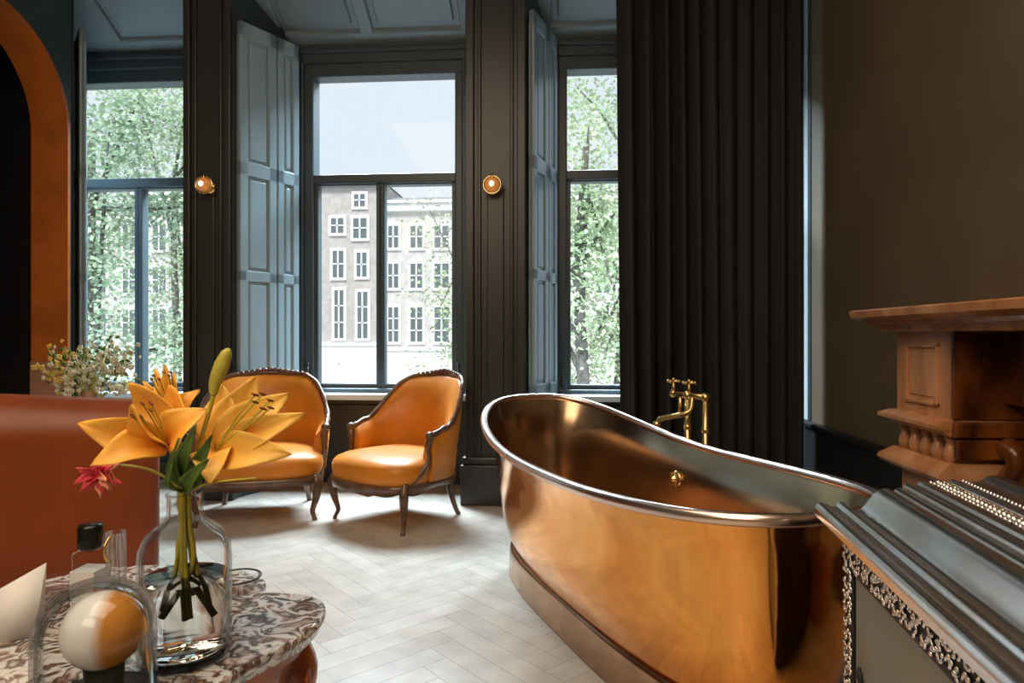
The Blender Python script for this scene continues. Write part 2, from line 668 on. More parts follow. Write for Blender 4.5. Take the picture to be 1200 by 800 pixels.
# apron panelling below the sills
b = MB()
b.box(XL - 1.0, XR, YW - .02, 5.2, 0, z_sill - .04)
for x0, x1 in ((XL + .1, P1L - .05), (P1R + .1, P2L - .08), (P2R + .1, P3L - .08)):
    b.box(x0, x1, YW - .05, YW - .01, 0, .14, .008)
    b.box(x0 + .08, x1 - .08, YW - .034, YW - .01, .20, z_sill - .09, .01)
struct(b.build('wall_below_windows', M['pillar']))

bays = [  # (front left, front right, back left, mid stile, right of the frame)
    (XL + .01, P1L, Xat(91, YW), Xat(165, YW), P1L + .12),
    (P1R, P2L, W2L, Xat(447, YW), W2R),
    (P2R, P3L, W2L + period, Xat(447, YW) + period, XR - .01),
]
shutter_labels = [
    'narrow slate blue panelled shutter folded beside the leftmost window',
    'wide lit slate blue panelled shutter left of the middle window',
    'slim slate blue panelled shutter between the right sconce and the rightmost window',
]
handle_side = {}
for n, (fx0, fx1, bx0, mx, bx1) in enumerate(bays):
    yb = YW - .04
    # splayed reveals
    b = MB()
    b.prism([(fx0 - .02, YF), (fx0, YF), (bx0, yb), (bx0, YW + .05), (bx0 - .06, YW + .05), (min(bx0, fx0) - .08, yb)], 0, ZC)
    b.prism([(fx1 + .02, YF), (max(bx1, fx1) + .02, YW + .05), (bx1, YW + .05), (bx1, yb), (fx1, YF)][::-1], 0, ZC)
    struct(b.build('wall_reveal', M['paint']))
    # panelled splayed soffit
    b = MB()
    xa, xb = min(fx0, bx0) - .15, fx1 + .15
    sl = Z_SOF_FRONT - Z_SOF_BACK

    def sof(x0, x1, t0, t1, dz0, dz1, bev=.008):
        # strip of the sloping soffit between fractions t0 and t1 of its depth
        y0, y1 = YF + (yb - YF) * t0, YF + (yb - YF) * t1
        z0_, z1_ = Z_SOF_FRONT - sl * t0, Z_SOF_FRONT - sl * t1
        bb = bmesh.new()
        bmesh.ops.create_cube(bb, size=1)
        for v in bb.verts:
            hi = v.co.z > 0
            fr = v.co.y < 0
            zz = z0_ if fr else z1_
            v.co = Vector((x0 if v.co.x < 0 else x1, y0 if fr else y1, zz + (dz1 if hi else dz0)))
        bmesh.ops.bevel(bb, geom=bb.edges[:], offset=bev, segments=1, affect='EDGES')
        b._app(bb)

    sof(xa, xb, -.02, 1.02, .02, .10, .001)
    sof(xa, xb, -.02, .12, -.01, .03)
    sof(xa, xb, .78, 1.02, -.012, .03)
    sof(xa, xb, .92, 1.02, -.05, .03)
    wdt = fx1 - fx0
    cuts = [xa, fx0 + .16, (fx0 + fx1) / 2 - .05, (fx0 + fx1) / 2 + .05, fx1 - .10, xb]
    if n == 0:
        cuts = [xa, Xat(122, 4.6), xb - .02, xb - .01, xb - .005, xb]
    for q in (0, 2, 4):
        sof(cuts[q], cuts[q + 1], .1, .8, -.01, .03)
    for q in ((1,) if n == 0 else (1, 3)):
        sof(cuts[q] + .04, cuts[q + 1] - .04, .2, .7, .0, .03, .012)
    struct(b.build('trim_soffit', M['soffit']))
    # architrave above the frame
    b = MB()
    b.box(bx0 - .02, bx1 + .02, yb - .05, YW, z_head - .02, Z_SOF_BACK + .05, .012)
    b.box(bx0 - .02, bx1 + .02, yb - .075, YW, Z_SOF_BACK - .055, Z_SOF_BACK - .02, .01)
    struct(b.build('trim_head', M['paint']))
    # window: box frame, transom, upper pane, two casements
    w = bpy.data.objects.new('window_%d' % (n + 1), None)
    C.objects.link(w)
    w.location = ((bx0 + bx1) / 2, YW, z_sill)
    struct(w)
    off = Vector(w.location)

    def wl(mb, name, m, par=w):
        o = mb.build(name, m, par)
        o.data.transform(Matrix.Translation(-off))
        return o

    half = Xat(535, YW) - Xat(447, YW)
    gx0, gx1 = max(mx - (Xat(447, YW) - Xat(370, YW)), bx0 + .02), mx + half
    b = MB()
    b.box(bx0 - .02, gx0 + .004, yb - .02, YW + .08, z_sill, z_head, .01)
    b.box(gx1 - .004, bx1 + .02, yb - .02, YW + .08, z_sill, z_head, .01)
    b.box(bx0, bx1, yb - .026, YW + .075, zg_top, z_head + .01, .01)
    b.box(bx0, bx1, yb - .01, YW + .08, zr0, zr1, .01)
    b.box(bx0, bx1, yb - .026, YW + .075, z_sill, z_sill + .03, .008)
    b.box(gx0 - .10, gx0 - .06, yb - .05, yb, z_sill, z_head, .012)
    b.box(gx1 + .05, gx1 + .085, yb - .05, yb, z_sill, z_head, .012)
    wl(b, 'window_frame', M['paint'])
    b = MB(); b.box(gx0, gx1, YW + .01, YW + .018, zr1, zg_top); wl(b, 'upper_pane', M['pane'])
    for (x0, x1) in ((gx0, mx), (mx, gx1)):
        b = MB()
        s0 = .03 if x0 == gx0 else .032
        s1 = .03 if x1 == gx1 else .032
        zb, zt = z_sill + .03, zr0
        b.box(x0, x0 + s0, YW - .03, YW + .05, zb, zt, .006)
        b.box(x1 - s1, x1, YW - .03, YW + .05, zb, zt, .006)
        b.box(x0 + s0 * .8, x1 - s1 * .8, YW - .03, YW + .05, zb, zg_bot, .006)
        b.box(x0 + s0 * .8, x1 - s1 * .8, YW - .03, YW + .05, zt - .012, zt, .003)
        cs = wl(b, 'casement', M['paint'])
        b = MB(); b.box(x0 + s0, x1 - s1, YW + .006, YW + .012, zg_bot, zt - .012)
        wl(b, 'pane', M['pane'], cs)
    # stay lever beside each casement
    for sx in (gx0 - .03, gx1 + .025):
        b = MB()
        b.tube([(sx, yb - .03, z_sill + .05), (sx, yb - .045, z_sill + .10), (sx, yb - .045, z_sill + .20)], [.009, .011, .006], 8)
        b.ball((sx, yb - .045, z_sill + .21), .013, 10, 8)
        wl(b, 'stay_handle', M['iron'])
    # stone sill
    b = MB(); b.box(bx0 - .03, bx1 + .06, YW - .20, YW + .12, z_sill - .045, z_sill - .002, .008)
    struct(b.build('trim_sill', M['sill']))
    # folded shutter lying against the left reveal
    p0 = Vector((fx0 + .012, YF + .03, 0)); p1 = Vector((bx0 + .012, yb - .09, 0))
    dv = (p1 - p0); L = dv.length
    ang = math.atan2(dv.y, dv.x)
    sh = thing('window_shutter', shutter_labels[n], 'shutter', (p0.x, p0.y, z_sill - .02), ang, 'folded shutters of the three windows')
    zt = z_head - z_sill + .10
    c1 = L * .60
    rails = [(.0, .12), (at_Y(300, 328, 4.55).z - z_sill, at_Y(300, 316, 4.55).z - z_sill),
             (at_Y(300, 208, 4.55).z - z_sill, at_Y(300, 192, 4.55).z - z_sill), (zt - .10, zt)]
    for (u0, u1) in ((0, c1), (c1 + .012, L)):
        b = MB()
        sw = min(.062, (u1 - u0) * .28)
        b.box(u0, u1, -.028, -.014, 0, zt)
        b.box(u0, u0 + sw, -.04, 0, 0, zt, .005); b.box(u1 - sw, u1, -.04, 0, 0, zt, .005)
        for z0, z1 in rails: b.box(u0, u1, -.04, 0, z0, z1, .005)
        for (a, c_) in zip(rails, rails[1:]):
            b.box(u0 + sw + .018, u1 - sw - .018, -.03, -.006, a[1] + .02, c_[0] - .02, .008)
        # lies on the room side of the reveal
        for v in b.bm.verts: v.co.y = -v.co.y - .0
        bmesh.ops.reverse_faces(b.bm, faces=b.bm.faces[:])
        for v in b.bm.verts: v.co.y -= .045
        b.build('shutter_leaf', M['shutter'], sh)

# ------------------------------------------------------------------ curtain on the right
ct = thing('curtain', 'full-length black curtain drawn over the right window behind the bathtub', 'curtain')
curtain('curtain_cloth', (Xat(722, 4.16), 4.17, 0), (Xat(939, 4.27), 4.265, 0), .012, 3.55, 11, .042, M['curtain'], ct, seed=2, flare=.035)

# ------------------------------------------------------------------ wall sconces
def sconce(px, label):
    p = at_Y(px, 219, YF - .02)
    t = thing('wall_sconce', label, 'wall lamp', (p.x, YF - .002, p.z), 0, 'brass wall sconces')
    R = Matrix.Rotation(PI / 2, 4, 'X')
    b = MB(); b.lathe([(.001, 0), (.045, 0), (.045, .012), (.03, .02), (.015, .028), (.001, .03)], 24, R)
    b.build('backplate', M['brass'], t)
    b = MB(); b.tube([(0, -.02, 0), (0, -.06, -.005), (0, -.085, 0)], .007, 10)
    b.tube([(0, -.085, .03), (0, -.085, .07)], [.012, .008], 10)
    b.build('arm', M['brass'], t)
    b = MB()
    b.tube([(.056 * math.cos(a * PI / 16), -.085, .056 * math.sin(a * PI / 16)) for a in range(32)], .0065, 8, closed=True)
    b.build('ring', M['brass'], t)
    b = MB(); b.ball((0, -.085, 0), (.047, .036, .047), 20, 14); b.build('glass_globe', M['amber'], t)
    b = MB(); b.ball((0, -.123, 0), (.016, .010, .018), 12, 8); b.build('bulb', M['bulb'], t)
    return t


sconce(245, 'round amber and brass wall sconce beside the leftmost window')
sconce(578, 'round amber and brass wall sconce on the pillar behind the bathtub')

# ------------------------------------------------------------------ copper bathtub
TC = cw(.439, 2.505, 0)
TPHI = .354
TA = math.atan2(*reversed((cw(math.sin(TPHI), -math.cos(TPHI), 0))[:2]))   # heading of the tub's long axis
tub = thing('bathtub', 'polished copper slipper bathtub on its own copper plinth in the middle of the floor', 'bathtub', (TC.x, TC.y, 0), TA)
tA, tB, n1, n2 = .976, .414, 2.8, 2.75
tz0, tzf, tzn = .635, .150, .036
pA, pB, pOff = .829, .269, -.067
NT = 120


def se(t, a, b, nf, nn):
    c, s = math.cos(t), math.sin(t)
    n = nn if c > 0 else nf
    return (math.copysign(abs(c) ** (2 / n), c) * a, math.copysign(abs(s) ** (2 / n), s) * b)


def even_t(a, b, nf, nn, N):
    # parameters spaced evenly along the outline
    K = 3000
    P = [se(2 * PI * k / K, a, b, nf, nn) for k in range(K + 1)]
    acc = [0]
    for k in range(K): acc.append(acc[-1] + math.dist(P[k], P[k + 1]))
    out, j = [], 0
    for i in range(N):
        s = acc[-1] * i / N
        while acc[j + 1] < s: j += 1
        out.append(2 * PI * (j + (s - acc[j]) / max(1e-9, acc[j + 1] - acc[j])) / K)
    return out


TT = even_t(tA, tB, n1, n2, NT)


def rim_z(u):
    s = u / tA
    return tz0 + (tzn if s > 0 else tzf) * s * s


G_OUT = [(0, 0), (.04, .05), (.15, .22), (.3, .38), (.5, .50), (.7, .60), (.85, .74), (.95, .91), (1, 1)]


def body_ring(q, inset=0., zb=.135):
    # q is the height fraction, 0 at the plinth, 1 at the rim
    g = lerp_tab(G_OUT, q)
    out = []
    for t in TT:
        ur, vr = se(t, tA, tB, n1, n2)
        ub, vb = se(t, pA * .985, pB * .96, 2.8, 2.8)
        if ub > 0: ub *= 1.14
        ub += pOff
        u = ub + (ur - ub) * g
        v = vb + (vr - vb) * g
        L = math.hypot(u, v)
        k = (L - inset) / L
        out.append((u * k, v * k, zb + (rim_z(ur) - zb) * q))
    return out


qs = [0, .02, .05, .1, .15, .2, .25, .3, .4, .5, .6, .7, .78, .85, .9, .94, .97, 1]


def smooth_g():
    global G_OUT
    pts = catmull([(x, y, 0) for x, y in G_OUT], 6)
    G_OUT = [(p.x, p.y) for p in pts]


smooth_g()
b = MB(); b.rings([body_ring(q) for q in qs]); b.build('tub_shell', M['copper'], tub)
b = MB()
rr = [body_ring(q, .012) for q in reversed(qs[4:])]
last = rr[-1]
for k in (.9, .7, .4, .1):
    rr.append([((p[0] - pOff) * k + pOff, p[1] * k, p[2] - .025 * (1 - k)) for p in last])
b.rings(rr, True, False, True)
b.build('basin', M['tin'], tub)['label'] = 'dark brown copper inner basin'
b = MB()
top = body_ring(1, .004)
b.tube(top, .0175, 12, closed=True)
b.build('rim', M['rim'], tub)['label'] = 'rolled pale copper rim'
b = MB()
PT = even_t(pA, pB, 3, 3, NT)


def pl_ring(k, z):
    q = [se(t, pA * k, pB * k, 3, 3) for t in PT]
    return [(u * (1.14 if u > 0 else 1) + pOff, v, z) for u, v in q]


b.rings([pl_ring(1.0, 0), pl_ring(1.0, .012), pl_ring(.995, .10), pl_ring(.99, .122), pl_ring(.975, .133), pl_ring(.90, .137)], True, True, True)
b.build('plinth', M['plinth'], tub)
# overflow fitting on the far inner wall
b = MB()
zo, qo = .50, 0
uo = -.177
vo = None
best = None
for q in [i / 60 for i in range(61)]:
    for p in body_ring(q, .012):
        if p[1] > 0 and abs(p[0] - uo) < .03:
            e = abs(p[2] - zo)
            if best is None or e < best[0]: best = (e, p)
pv = best[1]
R = Matrix.Translation((pv[0], pv[1] + .004, pv[2])) @ Matrix.Rotation(PI / 2, 4, 'X')
b.lathe([(.001, 0), (.034, 0), (.034, .008), (.026, .012), (.010, .014), (.010, .03), (.001, .032)], 24, R)
b.box(pv[0] - .004, pv[0] + .004, pv[1] - .034, pv[1] - .024, pv[2] - .03, pv[2] + .03, .002)
b.build('overflow_fitting', M['brass'], tub)

# ------------------------------------------------------------------ floor-standing brass bath tap
fp = at_D(806, 463, 3.16)
fa = at_D(832, 463, 3.02)
heading = math.atan2(fa.y - fp.y, fa.x - fp.x)
tap = thing('bath_tap', 'brass floor-standing bath mixer tap behind the bathtub', 'tap', (fp.x, fp.y, 0), heading)
zt = fp.z
ln = .125
b = MB()
for x in (0, ln):
    b.tube([(x, 0, .0), (x, 0, zt)], .014, 12)
    b.lathe([(.001, 0), (.042, 0), (.042, .01), (.02, .018), (.016, .04)], 20, Matrix.Translation((x, 0, 0)))
    b.lathe([(.014, 0), (.021, .006), (.021, .02), (.014, .026)], 16, Matrix.Translation((x, 0, zt - .16)))
b.build('standpipe', M['brass'], tap)
b = MB()
b.tube([(-.105, 0, zt), (ln + .012, 0, zt)], .015, 14)
b.ball((-.105, 0, zt), .02); b.ball((0, 0, zt), .022); b.ball((ln, 0, zt), .021)
b.tube([(-.052, 0, zt), (-.052, -.005, zt - .10)], .010, 10)
b.build('mixer_body', M['brass'], tap)
b = MB()
b.tube(catmull([(.035, 0, zt), (.04, -.015, zt - .06), (.02, -.04, zt - .085), (-.03, -.075, zt - .10), (-.075, -.10, zt - .115), (-.088, -.11, zt - .14)], 6), .013, 12)
b.lathe([(.014, 0), (.019, .004), (.019, .03), (.014, .034)], 14, Matrix.Translation((-.088, -.11, zt - .16)))
b.build('spout', M['brass'], tap)
for hx in (-.105, .01):
    b = MB()
    b.tube([(hx, 0, zt), (hx, 0, zt + .06)], [.010, .007], 10)
    for k in range(2):
        a = k * PI / 2 + .4
        b.tube([(hx - .03 * math.cos(a), -.03 * math.sin(a), zt + .06), (hx + .03 * math.cos(a), .03 * math.sin(a), zt + .06)], .005, 8)
        for sgn in (-1, 1): b.ball((hx + sgn * .03 * math.cos(a), sgn * .03 * math.sin(a), zt + .06), .0085, 10, 8)
    b.ball((hx, 0, zt + .068), .010, 10, 8)
    b.build('cross_handle', M['brass'], tap)


# ------------------------------------------------------------------ velvet salon chairs
def make_chair(label):
    t = thing('salon_chair', label, 'chair', group='gold velvet salon chairs')
    A, yc, B = .335, .02, .29
    arm = .10
    total = arm + PI / 2 * (A + B) / 2

    def plan(s):           # s in -1..1 along the wrap-round back, 0 at its middle
        d = abs(s) * total
        arc = total - arm
        sg = 1 if s >= 0 else -1
        if d <= arc:
            th = d / arc * PI / 2
            p = Vector((sg * A * math.sin(th), yc + B * math.cos(th), 0))
            n = Vector((sg * math.sin(th) / A, math.cos(th) / B, 0)).normalized()
        else:
            p = Vector((sg * A, yc - (d - arc), 0)); n = Vector((sg, 0, 0))
        return p, n

    HT = [(0, .835), (.30, .825), (.52, .77), (.72, .63), (.86, .555), (1.0, .535)]

    def topz(s):
        return smooth_tab([(0, .84), (.25, .83), (.82, .56), (1.0, .53)], abs(s))

    zb = .27
    NS = 48
    rings, edge = [], []
    for i in range(NS + 1):
        s = -1 + 2 * i / NS
        p, n = plan(s)
        zt_ = topz(s)
        lean = .085 * (1 - .55 * abs(s))

        def pt(z, o):
            k = (z - zb) / .56
            return p + n * (lean * k * k * .6 + lean * k * .5 + o) + Vector((0, 0, z))
        h = zt_ - zb
        ring = [pt(zb, 0), pt(zb + h * .33, .004), pt(zb + h * .66, .006), pt(zt_ - .02, .0), pt(zt_, -.014), pt(zt_ - .014, -.034),
                pt(zb + h * .78, -.062), pt(zb + h * .55, -.070), pt(zb + h * .3, -.064), pt(zb, -.05)]
        rings.append(ring)
        edge.append(pt(zt_ + .004, -.012))
    b = MB(); b.rings(rings, True, True, True); b.build('backrest', M['velvet'], t)
    # carved frame along the top edge, scrolled arm ends and arm posts
    b = MB()
    b.tube(edge, [.0155 + .003 * math.sin(i * 1.9) for i in range(NS + 1)], 10)
    for i in range(NS // 2 - 7, NS // 2 + 8):
        k = 1 - abs(i - NS // 2) / 8
        e = edge[i]
        b.ball((e.x, e.y, e.z + .012 * k + .004), (.015 + .006 * k, .013, .011 + .013 * k), 10, 8)
    b.build('top_rail', M['walnut'], t)
    for e, sg in ((edge[0], -1), (edge[-1], 1)):
        b = MB()
        b.ball((e.x, e.y - .012, e.z - .004), (.026, .03, .026), 14, 10)
        b.tube(catmull([(e.x, e.y - .01, e.z - .02), (e.x - sg * .012, e.y - .02, .46), (e.x - sg * .005, e.y - .02, .38), (sg * .30, -.22, .26)], 5),
               [.02] * 5 + [.015] * 6 + [.018] * 5, 10)
        b.build('arm_post', M['walnut'], t)
    # sprung seat with a bowed front
    out = []
    for k in range(64):
        a = 2 * PI * k / 64
        x = math.copysign(abs(math.cos(a)) ** .50, math.cos(a)) * .315
        y = math.copysign(abs(math.sin(a)) ** .50, math.sin(a)) * .29 - .015
        if y < 0: x *= 1 + .10 * min(1, -y / .28)
        if y > 0: x *= 1 - .12 * y / .27
        if y < -.2: y -= .045 * (1 - (x / .34) ** 2)
        out.append((x, y))
    prof = [(.985, .262), (1.0, .30), (1.005, .335), (.985, .362), (.93, .382), (.8, .40), (.55, .414), (.25, .42), (.02, .421)]
    b = MB(); b.rings([[(x * s, y * s - .01 * (1 - s), z) for x, y in out] for s, z in prof], True, True, True)
    b.build('seat', M['velvet'], t)
    b = MB()
    lo = []
    for k, (x, y) in enumerate(out):
        lo.append((x * 1.0, y * 1.0, .232 - .020 * abs(math.sin(k * PI / 8)) - (.02 if y < -.24 and abs(x) < .12 else 0)))
    b.rings([[(x * .93, y * .93, p[2]) for (x, y), p in zip(out, lo)], lo, [(x * 1.012, y * 1.012, .25) for x, y in out],
             [(x * 1.012, y * 1.012, .268) for x, y in out], [(x * .95, y * .95, .272) for x, y in out]], True, False, True)
    b.build('seat_rail', M['walnut'], t)
    for sx in (-1, 1):
        b = MB()
        pts = catmull([(sx * .285, -.235, .27), (sx * .305, -.262, .215), (sx * .295, -.252, .13), (sx * .278, -.238, .06), (sx * .286, -.25, .022), (sx * .29, -.256, 0)], 5)
        b.tube(pts, [lerp_tab([(0, .029), (.25, .026), (.5, .016), (.78, .011), (.9, .014), (1, .0125)], i / (len(pts) - 1)) for i in range(len(pts))], 12)
        b.ball((sx * .303, -.268, .225), (.02, .014, .024), 10, 8)
        b.build('front_leg', M['walnut'], t)
        b = MB()
        pts = catmull([(sx * .21, .20, .27), (sx * .215, .215, .15), (sx * .225, .245, .05), (sx * .232, .27, 0)], 5)
        b.tube(pts, [lerp_tab([(0, .024), (.6, .015), (1, .014)], i / (len(pts) - 1)) for i in range(len(pts))], 10)
        b.build('rear_leg', M['walnut'], t)
    return t


ch = make_chair('gold velvet salon chair turned sideways, nearest the bathtub')
p = cw(-.675, 4.06, 0)
ch.location = (p.x, p.y, 0)
fdir = cw(-.60, -.80, 0)
ch.rotation_euler.z = math.atan2(fdir.y, fdir.x) + PI / 2
ch2 = copy_tree(ch)
ch2['label'] = 'gold velvet salon chair facing forward behind the vase of lilies'
ch2.scale = (1.14, 1.0, 1.0)
p = cw(-1.545, 4.165, 0)
ch2.location = (p.x, p.y, 0)
fdir = cw(.22, -.97, 0)
ch2.rotation_euler.z = math.atan2(fdir.y, fdir.x) + PI / 2

# ------------------------------------------------------------------ rust sofa seen from behind
sp = cw(-1.31, 2.50, 0)
sf = thing('sofa', 'rust orange leather sofa seen from behind, in front of the arch', 'sofa', (sp.x, sp.y, 0), YAW + math.radians(27))
Lsofa = 1.50
b = MB()
NSF = 24


def sofa_back_ring(x, k):
    # rounded top, slightly leaning back panel; k shrinks towards the ends
    pr = [(.02, .10), (.01, .30), (.005, .50), (.002, .66), (-.004, .71), (.0, .745), (.018, .785), (.05, .82), (.09, .846), (.14, .856), (.19, .845), (.225, .79), (.22, .5), (.2, .10)]
    cam_ = 1 + .055 * smooth_tab([(0, 0), (.75, 1), (1.5, 0)], -x)
    return [(x, .105 + (y - .105) * k, .10 + (z * cam_ - .10) * (1 - (1 - k) * .12)) for y, z in pr]


xs_ = [-.0, -.004, -.02, -.05, -.10]
ks_ = [.35, .62, .82, .94, 1.0]
rg = [sofa_back_ring(x, k) for x, k in zip(xs_, ks_)]
rg += [sofa_back_ring(-.10 - (Lsofa - .2) * i / 10, 1) for i in range(1, 11)]
rg += [sofa_back_ring(-Lsofa - x, k) for x, k in list(zip(xs_, ks_))[::-1][1:]]
b.rings(rg, True, True, True)
b.build('sofa_back', M['sofa'], sf)
b = MB(); b.box(-Lsofa + .03, -.03, .16, .86, .10, .30, .03, seg=3); b.build('sofa_base', M['sofa'], sf)
for i in range(2):
    b = MB(); w = (Lsofa - .30) / 2
    b.box(-Lsofa + .15 + i * w + .005, -Lsofa + .15 + (i + 1) * w - .005, .2, .84, .295, .44, .045, seg=4)
    b.build('seat_cushion', M['sofa'], sf)
for x0, x1 in ((-.15, -.005), (-Lsofa + .005, -Lsofa + .15)):
    b = MB(); b.box(x0, x1, .14, .85, .12, .62, .055, seg=5); b.build('arm', M['sofa'], sf)
for x in (-.1, -Lsofa + .1):
    for y in (.08, .78):
        b = MB(); b.lathe([(.018, 0), (.024, .03), (.03, .11)], 14, Matrix.Translation((x, y, 0)), cap0=True, cap1=True)
        b.build('leg', M['walnut'], sf)

# ------------------------------------------------------------------ side table with a spray of blossom behind the sofa
q = cw(-2.42, 3.86, 0)
st = thing('side_table', 'small round pedestal table half hidden behind the rust sofa', 'table', (q.x, q.y, 0))
b = MB(); b.lathe([(.001, .5), (.19, .5), (.2, .51), (.2, .525), (.19, .535), (.001, .535)], 36); b.build('table_top', M['walnut'], st)
b = MB(); b.lathe([(.15, 0), (.15, .015), (.05, .04), (.022, .1), (.03, .2), (.02, .3), (.03, .45), (.06, .5)], 24, cap0=True); b.build('pedestal', M['walnut'], st)
vs = thing('flower_vase', 'bulbous vase on the side table behind the sofa, holding blossom', 'vase', (q.x, q.y, .535))
b = MB(); b.lathe([(.001, 0), (.05, 0), (.085, .05), (.09, .10), (.06, .17), (.035, .21), (.045, .24), (.040, .24), (.028, .21), (.05, .17), (.075, .1), (.07, .05), (.03, .01), (.001, .01)], 32)
b.build('vase_body', M['archbase'], vs)
sy = thing('blossom_spray', 'loose spray of small cream and yellow blossom rising behind the sofa', 'flowers', (q.x, q.y, .60))
rnd = random.Random(11)
bs, bc, by, bl = MB(), MB(), MB(), MB()
for i in range(46):
    tx = rnd.uniform(-.29, .31)
    tz = .20 + .33 * rnd.random() * (1 - .35 * abs(tx) / .3)
    ty = rnd.uniform(-.10, .12)
    tip = Vector((tx, ty, tz))
    mid = Vector((tx * .35, ty * .4, tz * .65))
    bs.tube(catmull([(rnd.uniform(-.012, .012), rnd.uniform(-.012, .012), -.03), mid, tip], 4), .0017, 5)
    left = tx < -.10
    for k in range(9):
        s = rnd.uniform(.45, 1.05)
        c = mid.lerp(tip, s) + Vector((rnd.uniform(-.035, .035), rnd.uniform(-.03, .03), rnd.uniform(-.03, .03)))
        tgt = by if (left and rnd.random() < .7) else bc
        if rnd.random() < .68:
            r = rnd.uniform(.007, .0125)
            ax = rnd.uniform(0, PI)
            for j in range(4):
                a = ax + j * PI / 2
                tgt.ball((c.x + math.cos(a) * r * .8, c.y + rnd.uniform(-.004, .004), c.z + math.sin(a) * r * .8), (r * .75, r * .5, r * .75), 6, 4)
        else:
            d = Vector((rnd.uniform(-1, 1), rnd.uniform(-.5, .5), rnd.uniform(-.4, 1))).normalized() * .035
            sd = d.cross(Vector((0, 1, 0))).normalized() * .009
            bl.sheet([[c - sd * .3, c + sd * .3], [c + d * .5 - sd, c + d * .5 + sd], [c + d - sd * .1, c + d + sd * .1]], .0006)
bs.build('stems', M['stem'], sy)
o = bc.build('cream_blossoms', M['blossom'], sy); o['kind'] = 'stuff'
o = by.build('yellow_blossoms', M['yblossom'], sy); o['kind'] = 'stuff'
o = bl.build('small_leaves', M['leaf'], sy); o['kind'] = 'stuff'

# ------------------------------------------------------------------ fireplace on the right wall
FX = 1.25                        # front face of the jambs
yf = at_D(1050, 400, 2.53)
FY1 = yf.y
FYN = FY1 - .36
FP = thing('fireplace', 'carved oak fireplace surround with moulded mantel shelf on the brown wall', 'fireplace', (XR, FY1 - .75, 0))
fo = Vector((XR, FY1 - .75, 0))


def fpart(mb, name, m, par=FP, label=None):
    o = mb.build(name, m, par)
    o.data.transform(Matrix.Translation(-fo))
    if label: o['label'] = label
    return o


def moulding(mb, prof, x_face, y0, y1, x_back=XR, near=1.0):
    """profile of (projection, z) carried round the front and both ends of a block"""
    ring = []
    for pj, z in prof:
        ring.append([(x_back, y1 + pj, z), (x_face - pj, y1 + pj, z), (x_face - pj, y0 - pj * near, z), (x_back, y0 - pj * near, z)])
    mb.rings(ring, True, True, True, smooth=False)


zt_ = 1.1 + 28 / 790 * 2.66
FY0 = FY1 - 1.5
b = MB()
moulding(b, [(.02, zt_ - .085), (.045, zt_ - .082), (.05, zt_ - .06), (.075, zt_ - .056), (.08, zt_ - .045), (.105, zt_ - .035), (.12, zt_ - .028), (.125, zt_ - .006), (.115, zt_)], FX, FY0, FY1)
fpart(b, 'mantel_shelf', M['oak'])
b = MB(); b.box(FX + .15, XR, FY0 + .30, FYN + .02, .88, zt_ - .08); fpart(b, 'frieze_board', M['oakshade'], label='burr oak frieze board, coloured as shaded')
z2 = at_D(1085, 493, 2.35).z      # ledge under the panel
z3 = at_D(1070, 542, 2.35).z      # ledge under the balusters
for (ya, yb_) in ((FYN, FY1), (FY0, FY0 + .36)):
    b = MB()
    b.box(FX, XR, ya, yb_, z2 + .01, zt_ - .08)
    jb = fpart(b, 'jamb', M['oak'])
    b = MB()
    zc0, zc1 = z2 + .06, zt_ - .125
    yc0, yc1 = ya + .075, yb_ - .07
    for a in ((yc0, yc1, zc0, zc0 + .014), (yc0, yc1, zc1 - .014, zc1)):
        b.box(FX - .010, FX + .004, a[0], a[1], a[2], a[3], .004)
    for a in ((yc0, yc0 + .016), (yc1 - .016, yc1)):
        b.box(FX - .010, FX + .004, a[0], a[1], zc0, zc1, .004)
    b.box(FX - .004, FX + .004, yc0 + .03, yc1 - .03, zc0 + .028, zc1 - .028, .003)
    fpart(b, 'raised_panel', M['oak'], jb)
    b = MB()
    moulding(b, [(0, z2 - .03), (.012, z2 - .028), (.03, z2 - .012), (.05, z2 - .006), (.05, z2 + .006), (.02, z2 + .022), (.0, z2 + .024)], FX, ya, yb_, near=.1)
    fpart(b, 'ledge', M['oak'], jb)
    b = MB()
    b.box(FX + .03, XR, ya + .02, yb_ - .02, z3 - .01, z2 - .02)
    moulding(b, [(.0, z3 - .05), (.02, z3 - .045), (.05, z3 - .028), (.058, z3 - .016), (.054, z3 - .002), (.036, z3 + .012), (.016, z3 + .03)], FX + .01, ya, yb_, near=.1)
    fpart(b, 'lower_moulding', M['oak'], jb)
    for k in range(5):
        y = ya + .035 + (yb_ - ya - .07) * k / 4
        b = MB()
        h = z2 - .03 - (z3 + .03)
        b.lathe([(.012, 0), (.02, h * .12), (.023, h * .35), (.014, h * .62), (.011, h * .75), (.018, h * .9), (.018, h)], 14,
                Matrix.Translation((FX + .012, y, z3 + .03)))
        fpart(b, 'baluster', M['oak'], jb)
    b = MB()
    b.box(FX - .02, XR, ya - .02, yb_ + .02, 0, .10, .01)
    b.box(FX + .01, XR, ya + .01, yb_ - .01, .10, z3 - .045, .006)
    fpart(b, 'jamb_base', M['oak'], jb)
